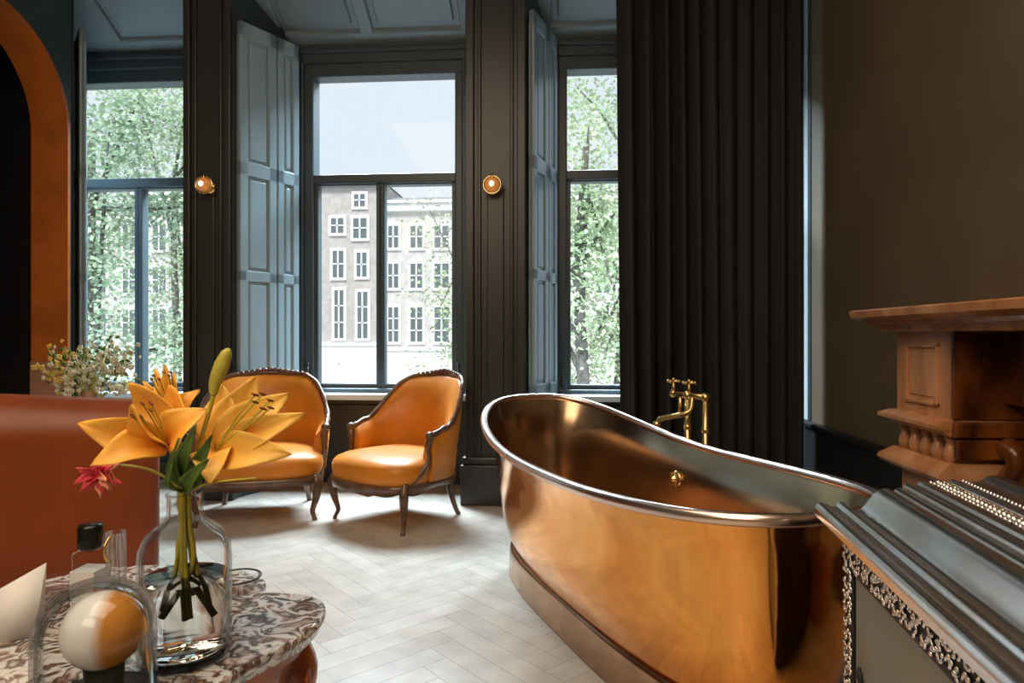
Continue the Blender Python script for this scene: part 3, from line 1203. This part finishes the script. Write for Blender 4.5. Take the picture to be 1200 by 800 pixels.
# near side of the visible jamb and the carved bracket inside the opening
b = MB()
zk = at_D(1150, 537, 2.16).z
b.box(FX - .002, XR - .002, FYN - .012, FYN + .004, z2 + .03, zt_ - .09)
b.box(FX + .004, XR - .002, FYN - .020, FYN + .004, z3 + .045, z2 - .035, .006)
b.box(FX - .004, XR - .002, FYN - .026, FYN + .004, z2 - .03, z2 + .02, .006)
fpart(b, 'side_panel', M['oakshade'], label='glossy burr oak side panel, coloured as shaded')
b = MB()
bx = at_D(1187, 540, 2.1)
pts = catmull([(bx.x, FYN - .03, z2 - .05), (bx.x, FYN - .075, z2 - .08), (bx.x, FYN - .06, z2 - .13), (bx.x, FYN - .035, z3 - .0), (bx.x, FYN - .05, z3 - .04)], 5)
b.tube(pts, [.03, .032, .034, .036, .036, .034, .03, .028, .026, .025, .024, .024, .024, .025, .026, .028, .03, .03, .03, .028, .024][:len(pts)], 12)
fpart(b, 'carved_bracket', M['oakshade'])

# ------------------------------------------------------------------ silver chest in front of it
CA = math.radians(10.05)
zE = .735
ec = at_Z(954, 588, zE)
uc = cw(math.sin(CA), math.cos(CA), 0)          # along the front edge, away from the camera
chest = thing('sideboard', 'silver and black fretwork sideboard with stepped mouldings, bottom right corner', 'cabinet',
              (ec.x, ec.y, 0), math.atan2(uc.y, uc.x) - PI / 2)
# local axes: +y away from the camera along the front, +x towards the fireplace; far front top corner at (0, 0, zE)
LN = 1.12
prof = [(.0, -.024), (.001, -.012), (.007, -.003), (.016, .0), (.024, -.003), (.034, -.007), (.044, -.006), (.050, .001), (.057, .003), (.063, -.001),
        (.068, -.008), (.080, -.014), (.092, -.012), (.102, -.003), (.113, .012), (.124, .026), (.136, .034), (.150, .036), (.160, .030), (.163, .034), (.172, .038), (.178, .034),
        (.181, .044), (.192, .049), (.198, .044), (.206, .044), (.210, .052), (.222, .054), (.226, .048), (.262, .048), (.266, .056), (.276, .06), (.284, .056), (.30, .054),
        (.33, .06), (.345, .070), (.365, .070), (.375, .06), (.42, .06)]


def strip(i0, i1):
    pr = [(p.x, p.y) for p in catmull([(x, z, 0) for x, z in prof[i0:i1 + 1]], 5)]
    b = MB()
    top0 = [(x, 0, zE + z) for x, z in pr]
    top1 = [(x, -LN, zE + z) for x, z in pr]
    b.rings([top0, top1], closed=False, smooth=True)
    lo = zE - (.026 if i0 == 0 else .05)
    for y, pts in ((0, top0), (-LN, top1)):
        loop = pts + [(pr[-1][0], y, lo), (pr[0][0], y, lo)]
        vs = [b.bm.verts.new(p) for p in loop]
        b.bm.faces.new(vs if y < 0 else vs[::-1])
    q = [(pr[0][0], 0, zE + pr[0][1]), (pr[0][0], -LN, zE + pr[0][1]), (pr[0][0], -LN, lo), (pr[0][0], 0, lo)]
    b.bm.faces.new([b.bm.verts.new(p) for p in q])
    q = [(pr[0][0], 0, lo), (pr[0][0], -LN, lo), (pr[-1][0], -LN, lo), (pr[-1][0], 0, lo)]
    b.bm.faces.new([b.bm.verts.new(p) for p in q])
    return b


for nm, i0, i1, mk in (('edge_moulding', 0, 10, 'silver'), ('wave_moulding', 10, 17, 'silver'), ('fillet_moulding', 17, 27, 'silver'), ('top_board', 27, 37, 'silver')):
    strip(i0, i1).build(nm, M[mk], chest)
# dark grooves between the fillets and the beaded rows
b = MB()
for x0, x1, z in ((.1785, .1815, .036), (.199, .2075, .0455), (.223, .263, .0495), (.288, .298, .0565)):
    b.box(x0, x1, -LN + .002, -.002, zE + z - .004, zE + z)
b.build('dark_inlay', M['silverdk'], chest)


def fretwork(name, along, n, seed, make):
    rnd = random.Random(seed)
    b = MB()
    for i in range(n): make(b, i / (n - 1), rnd)
    return b.build(name, M['silver'], chest)


def bead_row(b, t, rnd):
    y = -.008 - t * (LN - .02)
    for x, r in ((.232, .0055), (.2445, .008), (.2565, .0055)):
        b.ball((x + rnd.uniform(-.001, .001), y + rnd.uniform(-.002, .002), zE + .052), (r, r * .9, r * .9), 7, 5)


fretwork('carved_bead_row', None, 74, 1, bead_row)


def bead_row2(b, t, rnd):
    y = -.006 - t * (LN - .02)
    b.ball((.293, y, zE + .058), (.004, .005, .004), 6, 4)


fretwork('small_bead_row', None, 90, 2, bead_row2)

# case below: front panel, black fretwork ground and silver scrollwork
fy, fx_ = -.075, .042
b = MB()
b.box(fx_ + .012, .62, -LN, fy, .05, zE - .03)
b.build('case', M['silverdk'], chest)
b = MB(); b.box(fx_ + .004, fx_ + .02, -LN + .06, fy - .050, .14, zE - .108, .004); b.build('front_panel', M['beige'], chest)['label'] = 'plain greige front panel'
b = MB()
b.box(fx_, fx_ + .014, fy - .052, fy, .05, zE - .03)
b.box(fx_, fx_ + .014, -LN, fy, zE - .112, zE - .02)
b.box(fx_, fx_ + .014, -LN, fy, .05, .14)
b.build('fretwork_ground', M['black'], chest)


def scroll(b, y, z, s, flip, rnd):
    """one small open scroll with beads, standing off the black ground"""
    pts = []
    for k in range(9):
        a = k / 8 * 4.4 + rnd.uniform(-.2, .2) + (PI if flip else 0)
        r = s * (1 - .07 * k)
        pts.append((fx_ - .003, y + r * math.cos(a), z + r * math.sin(a)))
    b.tube(pts, .0029, 5)
    for k in range(3):
        a = rnd.uniform(0, 2 * PI)
        b.ball((fx_ - .003, y + s * 1.15 * math.cos(a), z + s * 1.15 * math.sin(a)), .0042, 6, 4)


rnd = random.Random(8)
b = MB()
z = .07
i = 0
while z < zE - .05:
    for yy in (fy - .013, fy - .037):
        scroll(b, yy + rnd.uniform(-.003, .003), z + rnd.uniform(-.004, .004), .0095, (i % 2) == 0, rnd)
        i += 1
    z += .025
b.build('side_scrollwork', M['silver'], chest)
b = MB()
y = fy - .06
while y > -LN + .01:
    for zz in (zE - .040, zE - .066, zE - .092):
        scroll(b, y + rnd.uniform(-.004, .004), zz + rnd.uniform(-.003, .003), .0095, (i % 2) == 0, rnd)
        i += 1
    y -= .027
b.build('top_scrollwork', M['silver'], chest)
# corner scroll ornament at the foot of the panel
b = MB()
rnd = random.Random(4)
for k in range(16):
    scroll(b, fy - .07 - rnd.random() * .05, .38 + rnd.random() * .06, .010, k % 2, rnd)
o = b.build('corner_ornament', M['silverdk'], chest)
for v in o.data.vertices: v.co.x += .004
for yy in (fy - .03, -LN + .04):
    for xx in (fx_ + .05, .56):
        b = MB(); b.lathe([(.02, 0), (.03, .01), (.032, .035), (.024, .055)], 16, Matrix.Translation((xx, yy, 0)), cap0=True, cap1=True)
        b.build('foot', M['silverdk'], chest)
b = MB()
b.box(.42, .62, -LN, -.0, zE - .05, zE + .058, .004)
b.build('back_board', M['silver'], chest)

# ------------------------------------------------------------------ coffee table
ZT = .50
ctr = cw(-.88, 1.36, 0)
tb = thing('coffee_table', 'marble-topped coffee table with scalloped edge and carved red wood legs, bottom left', 'table', (ctr.x, ctr.y, 0))
outl = [(-.402, 1.44), (-.43, 1.53), (-.50, 1.565), (-.575, 1.58), (-.61, 1.66), (-.72, 1.735), (-.90, 1.765), (-1.06, 1.735), (-1.14, 1.66), (-1.19, 1.58), (-1.28, 1.56),
        (-1.36, 1.50), (-1.385, 1.38), (-1.34, 1.26), (-1.26, 1.18), (-1.20, 1.09), (-1.06, .995), (-.88, .96), (-.70, .985), (-.57, 1.06), (-.515, 1.14), (-.475, 1.24), (-.42, 1.34)]
poly = catmull([cw(x, d, 0) - ctr for x, d in [(a, b_) for a, b_ in outl] for _ in (0,)] if False else [(cw(x, d, 0) - ctr) for x, d in outl], 7, closed=True)
prof = [(.955, ZT - .040), (.975, ZT - .036), (.978, ZT - .026), (.992, ZT - .020), (1.0, ZT - .011), (.995, ZT - .003), (.985, ZT)]
b = MB(); b.rings([[(p.x * k, p.y * k, z) for p in poly] for k, z in prof], True, True, True)
b.build('marble_top', M['marble'], tb)
b = MB()
lo = [ZT - .105 - .02 * abs(math.sin(i * PI / 20)) for i in range(len(poly))]
b.rings([[(p.x * .86, p.y * .86, z) for p, z in zip(poly, lo)], [(p.x * .90, p.y * .90, z) for p, z in zip(poly, lo)], [(p.x * .92, p.y * .92, ZT - .07) for p in poly],
         [(p.x * .945, p.y * .945, ZT - .045) for p in poly], [(p.x * .945, p.y * .945, ZT - .039) for p in poly]], True, False, True)
b.build('apron', M['mahog'], tb)
for lx, ld in ((-.50, 1.43), (-1.25, 1.47), (-.66, 1.08), (-1.12, 1.12)):
    P = cw(lx, ld, 0) - ctr
    r = Vector((P.x, P.y, 0)).normalized()
    b = MB()
    pts = catmull([P - r * .015 + Vector((0, 0, ZT - .045)), P + r * .025 + Vector((0, 0, ZT - .12)), P + r * .015 + Vector((0, 0, ZT - .22)), P - r * .03 + Vector((0, 0, .14)), P - r * .01 + Vector((0, 0, .04)), P + r * .02 + Vector((0, 0, .0))], 5)
    b.tube(pts, [lerp_tab([(0, .066), (.2, .062), (.45, .036), (.75, .024), (.9, .03), (1, .026)], i / (len(pts) - 1)) for i in range(len(pts))], 14)
    side = Vector((-r.y, r.x, 0))
    for k in (-1, 1):
        spi = []
        for j in range(14):
            a = j / 13 * 1.6 * 2 * PI
            rr_ = .034 * (1 - j / 16)
            spi.append(P + r * (.07 - .004 * j * .3) + side * (k * .034 + k * rr_ * math.cos(a)) + Vector((0, 0, ZT - .13 + rr_ * math.sin(a))))
        b.tube(spi, .007, 6)
    b.build('carved_leg', M['mahog'], tb)

# ------------------------------------------------------------------ glass vase and lilies
VD = 1.26
vp = at_D(217, 600, VD); VX, VY = vp.x, vp.y
px1 = VD / F                       # metres per pixel at the vase
vase = thing('glass_vase', 'clear bottle-shaped glass vase half filled with water, holding lilies', 'vase', (VX, VY, ZT))
b = MB()
rb = .0815
ht = 1.1 - (577 - HZ) / F * VD - ZT
outer = [(.001, .0), (.070, .0), (.079, .005), (rb, .018), (rb, .175), (.079, .205), (.069, .228), (.052, .243), (.038, .252), (.032, .262), (.031, .275), (.031, ht - .008), (.034, ht - .003), (.033, ht)]
inner = [(.029, ht), (.027, ht - .01), (.027, .262), (.034, .250), (.05, .238), (.066, .224), (.075, .203), (.077, .175), (.077, .022), (.07, .014), (.001, .013)]
b.lathe(outer + inner, 48)
b.build('vase_glass', M['glass'], vase)
b = MB()
b.lathe([(.001, .0145), (.069, .0150), (.0755, .023), (.0755, .150), (.074, .1505), (.001, .1505)], 48)
b.build('water', M['water'], vase)


def P_at(px, py, d=VD): return at_D(px, py, d)


for nm, rb_ in (('lily', (.72, .21, .012)), ('lily2', (.80, .32, .025))):
    nt = M[nm].node_tree
    bs_ = nt.nodes['Principled BSDF']
    old = bs_.inputs['Base Color'].links[0].from_socket
    a_ = nt.nodes.new('ShaderNodeAttribute'); a_.attribute_name = 'rib'
    mx_ = nt.nodes.new('ShaderNodeMix'); mx_.data_type = 'RGBA'
    nt.links.new(a_.outputs['Fac'], mx_.inputs[0])
    nt.links.new(old, mx_.inputs[6])
    mx_.inputs[7].default_value = (*rb_, 1)
    nt.links.new(mx_.outputs[2], bs_.inputs['Base Color'])


def petal_grid(base, tip, width, bend, nrm, nu=7, nv=12, cup=.35):
    base, tip = Vector(base), Vector(tip)
    ax = tip - base
    L = ax.length
    ax.normalize()
    side = ax.cross(nrm).normalized()
    n2 = side.cross(ax).normalized()
    g = []
    for i in range(nv + 1):
        t = i / nv
        w = width * (math.sin(PI * min(1, t ** .72)) ** .75) * (1 - .15 * t) + .004 * (1 - t)
        if i == nv: w = .0015
        c = base + ax * (L * t) + n2 * (bend * math.sin(PI * t) - bend * .55 * t * t)
        row = []
        for j in range(nu + 1):
            s = -1 + 2 * j / nu
            ripple = .004 * math.sin(9 * t + s * 2.5) * abs(s)
            row.append(c + side * (s * w / 2) + n2 * (cup * w * .5 * s * s + ripple - .0035 * max(0, 1 - abs(s) * 2.5) * (1 - t)))
        g.append(row)
    return g


def lily(label, heart, tips, m, stem_to, view=(0, -1, .2), width=.046, stamens=None, bend=.03, loc_d=VD):
    heart = Vector(heart)
    t = thing('lily', label, 'flower', heart, 0, 'orange lilies in the glass vase')
    for (tp, bd, w) in tips:
        b = MB()
        dirv = (Vector(tp) - heart)
        b.sheet(petal_grid(Vector((0, 0, 0)), dirv, width * w, bd, Vector(view), nu=9, nv=14, cup=.3), .0012, ribs=True)
        b.build('petal', m, t)
    sd = Vector(stamens) - heart
    for k in range(6):
        a = 2 * PI * k / 6
        off = sd.orthogonal().normalized()
        off2 = sd.normalized().cross(off)
        e = sd + (off * math.cos(a) + off2 * math.sin(a)) * .018
        b = MB()
        b.tube(catmull([(0, 0, 0), e * .5 + (off * math.cos(a) + off2 * math.sin(a)) * .003, e], 4), .0014, 6)
        fil = b.build('filament', M['bud'], t)
        b = MB()
        d = off2 * .007
        b.tube([e - d, e, e + d], [.0015, .0028, .0015], 6)
        b.build('anther', M['stamen'], fil)
    b = MB()
    pts = [Vector(p) - heart for p in stem_to]
    b.tube(catmull([Vector((0, 0, 0))] + pts, 7), .0042, 8)
    b.build('stem', M['stem'], t)
    return t


def vin(dx, dy, z): return Vector((VX + dx, VY + dy, ZT + z))


# left lily: petals opening to the left and towards us
h = P_at(196, 522, 1.25)
lily('large open orange lily on the left of the glass vase, petals spread to the left', h,
     [(P_at(90, 496, 1.19), .012, 1.0), (P_at(106, 541, 1.16), .020, 1.0), (P_at(157, 448, 1.27), -.02, 1.25), (P_at(203, 452, 1.30), -.012, 1.25),
      (P_at(238, 478, 1.24), .016, 1.1), (P_at(150, 478, 1.17), .012, .95)], M['lily'],
     [P_at(212, 552, 1.26), vin(-.008, 0, .30), vin(.012, .005, .20), vin(.03, .012, .09)], stamens=P_at(166, 480, 1.19), view=(-.3, -1, .3), width=.072)
# right lily: petals opening to the right
h = P_at(252, 528, 1.27)
lily('large open golden lily on the right of the glass vase, petals reaching toward the chairs', h,
     [(P_at(356, 484, 1.24), .012, .85), (P_at(338, 460, 1.30), .016, 1.15), (P_at(300, 443, 1.33), -.014, 1.25), (P_at(262, 452, 1.32), -.012, 1.1),
      (P_at(338, 531, 1.22), .016, 1.0), (P_at(246, 562, 1.20), .016, 1.0)], M['lily2'],
     [P_at(236, 560, 1.27), vin(.008, 0, .30), vin(-.012, .0, .2), vin(-.035, .01, .08)], stamens=P_at(308, 470, 1.22), view=(.3, -1, .3), width=.072)
# small half-open flower at the top left
h = P_at(205, 487, 1.33)
lily('small half-opened orange lily rising behind the left bloom', h,
     [(P_at(180, 432, 1.33), .006, .7), (P_at(192, 428, 1.31), .006, .75), (P_at(203, 436, 1.34), .006, .7), (P_at(166, 446, 1.34), .008, .6), (P_at(233, 455, 1.36), .01, .8)], M['lily'],
     [P_at(214, 540, 1.29), vin(-.004, .012, .30), vin(.0, .015, .2), vin(.012, .02, .12)], stamens=P_at(189, 440, 1.30), width=.045)
# closed bud
b0, b1 = P_at(250, 463, 1.25), P_at(268, 408, 1.25)
bd = thing('lily_bud', 'tall closed yellow-green lily bud standing above the vase', 'flower', b0, 0, None)
b = MB()
ax = b1 - b0
pts = catmull([(0, 0, 0), ax * .25 + Vector((-.004, 0, 0)), ax * .6 + Vector((-.003, 0, 0)), ax], 6)
b.tube(pts, [lerp_tab([(0, .005), (.12, .008), (.45, .0125), (.72, .0138), (.9, .010), (1, .003)], i / (len(pts) - 1)) for i in range(len(pts))], 12)
b.build('bud', M['bud'], bd)
b = MB()
b.tube(catmull([(0, 0, 0)] + [Vector(p) - b0 for p in (P_at(240, 500, 1.25), P_at(222, 556, 1.26), vin(.002, -.008, .3), vin(.005, -.008, .18), vin(.02, -.02, .08))], 6), .0042, 8)
b.build('stem', M['stem'], bd)
# green leaves
lf = thing('lily_foliage', 'dark green leaves gathered above the neck of the vase', 'leaves', vin(0, 0, ht))
lo_ = vin(0, 0, ht)
for bpx, tpx, w, vw in (((212, 574, 1.25), (226, 500, 1.20), .034, (0, -1, 0)), ((216, 575, 1.25), (206, 515, 1.21), .03, (-.3, -1, 0)), ((222, 574, 1.26), (246, 512, 1.20), .032, (.3, -1, 0)),
                        ((218, 576, 1.24), (240, 540, 1.18), .03, (.2, -1, .2)), ((214, 575, 1.24), (196, 548, 1.19), .022, (-.3, -1, .3)), ((222, 574, 1.27), (262, 520, 1.27), .026, (.4, -1, .1))):
    b = MB()
    b.sheet(petal_grid(P_at(*bpx) - lo_, P_at(*tpx) - lo_, w, .012, Vector(vw), cup=.45), .001)
    b.build('leaf', M['leaf'], lf)
b = MB()
b.tube(catmull([P_at(222, 577, 1.25) - lo_, P_at(245, 566, 1.22) - lo_, P_at(300, 560, 1.20) - lo_], 6), .002, 6)
for dx, dy, r in ((.006, .0, .0048), (-.006, .006, .005), (.0, -.01, .0045)):
    b.tube(catmull([vin(dx, dy, ht + .02) - lo_, vin(dx * 1.4, dy, .25) - lo_, vin(dx * 2.5, dy, .17) - lo_, vin(-dx * 6, dy + .01, .07) - lo_], 6), r, 8)
b.build('stalks', M['stem'], lf)
# pink flower hanging out to the left
pc = P_at(119, 556, 1.25)
pk = thing('pink_flower', 'small ragged pink flower drooping beneath the left lily', 'flower', pc)
rnd = random.Random(21)
for k in range(26):
    b = MB()
    a = rnd.uniform(0, 2 * PI)
    d = Vector((math.cos(a) * .7, rnd.uniform(-.8, .2), math.sin(a) * .8 - .25)).normalized() * rnd.uniform(.028, .048)
    b.sheet(petal_grid(Vector((0, 0, .006)), d, .012, .004, Vector((0, -1, .1)), 3, 6), .0008)
    b.build('petal', M['pink'] if k % 5 else M['peach'], pk)
for dx, dz in ((.022, -.018), (.030, -.008), (.026, .0)):
    b = MB()
    b.sheet(petal_grid(Vector((.01, 0, .022)), Vector((dx, -.006, dz - .012)), .020, .004, Vector((0, -1, .1)), 4, 7), .0008)
    b.build('outer_petal', M['peach'], pk)
b = MB()
b.tube(catmull([(0, .004, .004), P_at(140, 545, 1.27) - pc, P_at(180, 552, 1.28) - pc, P_at(208, 572, 1.275) - pc, vin(-.016, .005, ht - .02) - pc, vin(-.01, .012, .2) - pc, vin(.0, .02, .1) - pc], 6), .0028, 7)
b.build('stem', M['stem'], pk)

# ------------------------------------------------------------------ glass dome over a ball with painted reflections
DD = 1.092
dp = at_D(112, 700, DD)
dome = thing('glass_dome', 'thick clear glass dome on a dark base at the front of the coffee table', 'cloche', (dp.x, dp.y, ZT))
dh = 1.1 - (680 - HZ) / F * DD - ZT
dr = .089
b = MB()
o_, i_ = [], []
for k in range(15):
    a = k / 14 * PI / 2
    o_.append((max(.001, dr * math.sin(a) ** .9), dh - .088 + .088 * math.cos(a) ** .9))
    i_.append((max(.001, (dr - .007) * math.sin(a) ** .9), dh - .096 + .088 * math.cos(a) ** .9))
b.lathe(o_ + [(dr, .016), (dr + .003, .010), (dr - .006, .010)] + i_[::-1], 48)
b.build('dome_glass', M['domeglass'], dome)
b = MB(); b.lathe([(.001, 0), (dr + .001, 0), (dr + .003, .004), (dr + .002, .010), (.001, .011)], 48, cap0=False)
b.build('base_plate', M['iron'], dome)
rO = .062
oc = at_D(122, 737, DD)
od = thing('orb', 'round ball under the glass dome, painted reflections white at left and amber at right', 'ornament', (oc.x, oc.y - .0, ZT + .011))
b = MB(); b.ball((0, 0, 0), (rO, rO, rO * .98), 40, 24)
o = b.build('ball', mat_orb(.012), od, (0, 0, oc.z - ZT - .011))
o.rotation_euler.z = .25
b = MB(); hz = oc.z - ZT - .011 - rO * .80
b.lathe([(.05, 0), (.05, .008), (.028, .016), (.03, hz), (.045, hz + .012), (.042, hz + .016), (.001, hz + .006)], 32, cap0=True)
b.build('stand', M['iron'], od)

# ------------------------------------------------------------------ small things on the table
q = at_D(106, 650, 1.46)
bt = thing('glass_bottle', 'small square clear bottle with a black cap behind the glass dome', 'bottle', (q.x, q.y, ZT))
b = MB(); b.box(-.026, .026, -.026, .026, 0, .135, .006); b.box(-.018, .018, -.018, .018, .134, .142, .003); b.build('bottle_body', M['glass'], bt)
b = MB(); b.box(-.027, .027, -.0268, .0268, .035, .095); b.build('paper_label', M['paper'], bt)
b = MB(); b.lathe([(.001, .14), (.024, .14), (.025, .145), (.025, .185), (.022, .19), (.001, .19)], 24); b.build('cap', M['capblack'], bt)
q = at_D(136, 650, 1.42)
gg = thing('glass_mug', 'small clear glass with a loop handle right of the black-capped bottle', 'glass', (q.x, q.y, ZT))
b = MB(); b.lathe([(.001, 0), (.017, 0), (.019, .004), (.02, .185), (.018, .185), (.017, .01), (.001, .008)], 24); b.build('glass_body', M['glass'], gg)
b = MB(); b.tube(catmull([(.0, -.02, .13), (.0, -.032, .14), (.0, -.035, .165), (.0, -.02, .18)], 5), .003, 8); b.build('handle', M['brass'], gg)
q = at_Z(62, 700, ZT)
ds = thing('glass_dish', 'low oval glass dish left of the black-capped bottle', 'dish', (q.x, q.y, ZT))
b = MB()
prf = [(.001, .002), (.055, .002), (.075, .008), (.10, .022), (.108, .026), (.107, .029), (.10, .026), (.074, .012), (.055, .006), (.001, .006)]
b.lathe(prf, 40)
o = b.build('dish_body', M['glass'], ds)
for v in o.data.vertices: v.co.y *= .72
q = at_Z(278, 694, ZT)
d2 = thing('glass_bowl', 'small clear glass bowl behind the vase at the table edge', 'bowl', (q.x, q.y, ZT))
b = MB(); b.lathe([(.001, .0), (.03, .0), (.036, .006), (.05, .03), (.053, .036), (.05, .037), (.033, .008), (.001, .006)], 32); b.build('bowl_body', M['glass'], d2)
b = MB(); b.tube([(.052 * math.cos(2 * PI * k / 32), .052 * math.sin(2 * PI * k / 32), .037) for k in range(32)], .0022, 6, closed=True); b.build('dark_rim', M['iron'], d2)
# folded card leaning at the left
c0, c1, c2, c3 = at_D(-18, 735, 1.30), at_D(40, 712, 1.34), at_D(49, 664, 1.36), at_D(-18, 702, 1.31)
cr = thing('menu_card', 'white folded card standing at the left edge of the coffee table', 'card', (c0.x, c0.y, ZT))
b = MB()
back = Vector((-.02, .05, 0))
base0, base1 = Vector((c0.x, c0.y, ZT)), Vector((c1.x, c1.y, ZT))
for s in (0, 1):
    f0, f1 = base0 + back * (s * 1.0), base1 + back * (s * 1.0)
    b.sheet([[f0 - Vector((c0.x, c0.y, ZT)), f1 - Vector((c0.x, c0.y, ZT))], [c3 + back * .5 - Vector((c0.x, c0.y, ZT)), c2 + back * .5 - Vector((c0.x, c0.y, ZT))]], .0012)
b.build('card_leaves', M['paper'], cr)

# ------------------------------------------------------------------ outside: street, canal houses, trees
ZG = -2.6
b = MB(); b.box(-60, 60, 5.3, 90, ZG - .2, ZG); struct(b.build('ground', M['street']))
YH = 32.0


def house(px0, px1, ytop, wins, m, label, cornice=None, ground=None, gable=False):
    a, c_ = at_Y(px0, ytop, YH), at_Y(px1, ytop, YH)
    t = thing('canal_house', label, 'building', ((a.x + c_.x) / 2, YH, ZG), 0, 'canal houses across the water')
    o0 = Vector(t.location)

    def hp(mb, name, mm, par=t):
        o = mb.build(name, mm, par); o.data.transform(Matrix.Translation(-o0)); return o
    b = MB(); b.box(a.x, c_.x, YH, YH + 9, ZG, a.z); hp(b, 'facade', m)
    b = MB()
    b.box(a.x, c_.x, YH - .30, YH + .1, a.z - .35, a.z, .05); b.box(a.x, c_.x, YH - .45, YH + .1, a.z, a.z + .14, .03)
    hp(b, 'cornice', M['white'])
    b = MB()
    zr = a.z + .35
    b.prism([(a.x, a.z + .1), (c_.x, a.z + .1), (c_.x - .6, zr), (a.x + .6, zr)], 0, 8.6)
    for v in b.bm.verts: v.co = Vector((v.co.x, YH + .1 + v.co.z, v.co.y))
    hp(b, 'roof', M['slate'])
    if ground:
        z = at_Y(px0, ground, YH).z
        b = MB(); b.box(a.x, c_.x, YH - .12, YH + .1, ZG, z); b.box(a.x, c_.x, YH - .2, YH + .1, z - .12, z + .06); hp(b, 'ground_storey', M['white'])
    for (x0, x1, y0, y1) in wins:
        p, q = at_Y(x0, y0, YH), at_Y(x1, y1, YH)
        b = MB()
        fw = .13
        b.box(p.x - .10, q.x + .10, YH - .10, YH + .02, q.z - .10, p.z + .10)
        fr = hp(b, 'window_frame', M['white'])
        # sunk look: glass sits on the frame between glazing bars
        b = MB(); b.box(p.x + .03, q.x - .03, YH - .115, YH - .09, q.z + .04, p.z - .04); hp(b, 'window_glass', M['farglass'], fr)
        b = MB()
        xm = (p.x + q.x) / 2
        b.box(xm - .035, xm + .035, YH - .15, YH - .1, q.z, p.z)
        hh = p.z - q.z
        nb = 2 if hh < 1.5 else 3
        for k in range(1, nb): b.box(p.x, q.x, YH - .15, YH - .1, q.z + hh * k / nb - .03, q.z + hh * k / nb + .03)
        hp(b, 'glazing_bars', M['white'], fr)
    return t


house(322, 445.5, 213, [(388, 404, 255, 274), (414, 431, 255, 280), (415, 429, 227, 243), (390, 404, 293, 326), (418, 431, 295, 325), (392, 404, 339, 397), (419, 432, 341, 397), (350, 366, 255, 280), (350, 366, 295, 326), (350, 366, 341, 397), (392, 404, 412, 440)],
      M['brick'], 'grey brick canal house seen through the left casement of the middle window', ground=402)
house(447.5, 566, 240, [(481, 496, 264, 291), (509, 527, 264, 291), (481, 496, 308, 338), (509, 527, 308, 338), (481, 496, 359, 401), (509, 527, 359, 401), (482, 495, 417, 441), (509, 526, 417, 441), (455, 468, 264, 291), (455, 468, 308, 338), (455, 468, 359, 401)],
      M['brick2'], 'pale canal house with small-paned white windows behind the right casement', ground=408)
house(90, 316, 232, [(x, x + 16, y, y + 32) for x in (110, 145, 180, 215, 250) for y in (262, 312, 362)], M['brick2'], 'pale house almost hidden by the trees outside the leftmost window', ground=408)
house(573, 800, 228, [(x, x + 16, y, y + 32) for x in (596, 630, 664, 698, 732) for y in (262, 312, 362)], M['brick2'], 'pale house almost hidden by the tree outside the rightmost window', ground=408)


def tree(px, Y, label, fol, seed, trunk_r, zlo, zhi, spread, n, leaf=.10, lean=0., branches=9, pxs=None):
    rnd = random.Random(seed)
    base = at_Y(px, HZ, Y)
    t = thing('street_tree', label, 'tree', (base.x, Y, ZG), 0, 'street trees outside the windows')
    H = zhi - ZG
    tr, br, lv = MB(), MB(), MB()
    top = Vector((lean, 0, H * .8))
    path = catmull([(0, 0, 0), (lean * .2 + .08, 0, H * .3), (lean * .6 - .06, .05, H * .55), top], 6)
    tr.tube(path, [trunk_r * (1 - .65 * i / (len(path) - 1)) for i in range(len(path))], 10)
    tr.build('trunk', M['bark'], t)
    clumps = []
    for k in range(branches):
        s = path[int(len(path) * rnd.uniform(.35, .95))]
        a = rnd.uniform(0, 2 * PI)
        e = Vector((math.cos(a) * spread * rnd.uniform(.4, 1), math.sin(a) * spread * .6, rnd.uniform(zlo, zhi) - ZG))
        mid = s.lerp(e, .5) + Vector((0, 0, -.2 + rnd.random() * .5))
        bp = catmull([s, mid, e], 5)
        br.tube(bp, [trunk_r * .38 * (1 - .8 * i / (len(bp) - 1)) for i in range(len(bp))], 7)
        clumps += [(mid, .7), (e, .9), (bp[7], .8)]
    br.build('branches', M['bark'], t)
    bm = lv.bm
    for i in range(n):
        if rnd.random() < .6:
            c, r = rnd.choice(clumps)
            p = c + Vector((rnd.gauss(0, .5), rnd.gauss(0, .4), rnd.gauss(0, .42))) * r
        else:
            a = rnd.uniform(0, 2 * PI); r = spread * math.sqrt(rnd.random())
            p = Vector((math.cos(a) * r, math.sin(a) * r * .6, rnd.uniform(zlo, zhi) - ZG))
            if noise.noise(p * .9) < -.05: continue
        s = leaf * rnd.uniform(.6, 1.3)
        d = Vector((rnd.uniform(-1, 1), rnd.uniform(-1, 1), rnd.uniform(-1, .6))).normalized() * s
        sd = d.cross(Vector((rnd.uniform(-1, 1), rnd.uniform(-1, 1), 1))).normalized() * s * .38
        bm.faces.new([bm.verts.new(p), bm.verts.new(p + d * .5 + sd), bm.verts.new(p + d), bm.verts.new(p + d * .5 - sd)])
    o = lv.build('foliage', fol, t)
    o['kind'] = 'stuff'
    return t


tree(108, 12.5, 'leafy tree filling the left half of the leftmost window', M['foliage'], 3, .16, -1.0, 7.0, 2.6, 21000, .10)
tree(205, 18.5, 'leafy tree behind the right casement of the leftmost window', M['foliage2'], 5, .15, .2, 8.0, 2.7, 16000, .11)
tree(676, 11.5, 'tree with a dark upright trunk outside the rightmost window', M['foliage2'], 9, .15, -.6, 6.0, 1.7, 8500, .095, .15)
tree(716, 17.0, 'farther leafy tree with a slanting trunk outside the rightmost window', M['foliage2'], 12, .13, -1.0, 7.4, 1.9, 8000, .11, .6)
tree(556, 22.0, 'thin young tree in front of the pale canal house', M['foliage2'], 15, .09, -1.5, 5.6, 2.3, 3200, .13, -.3, 9)
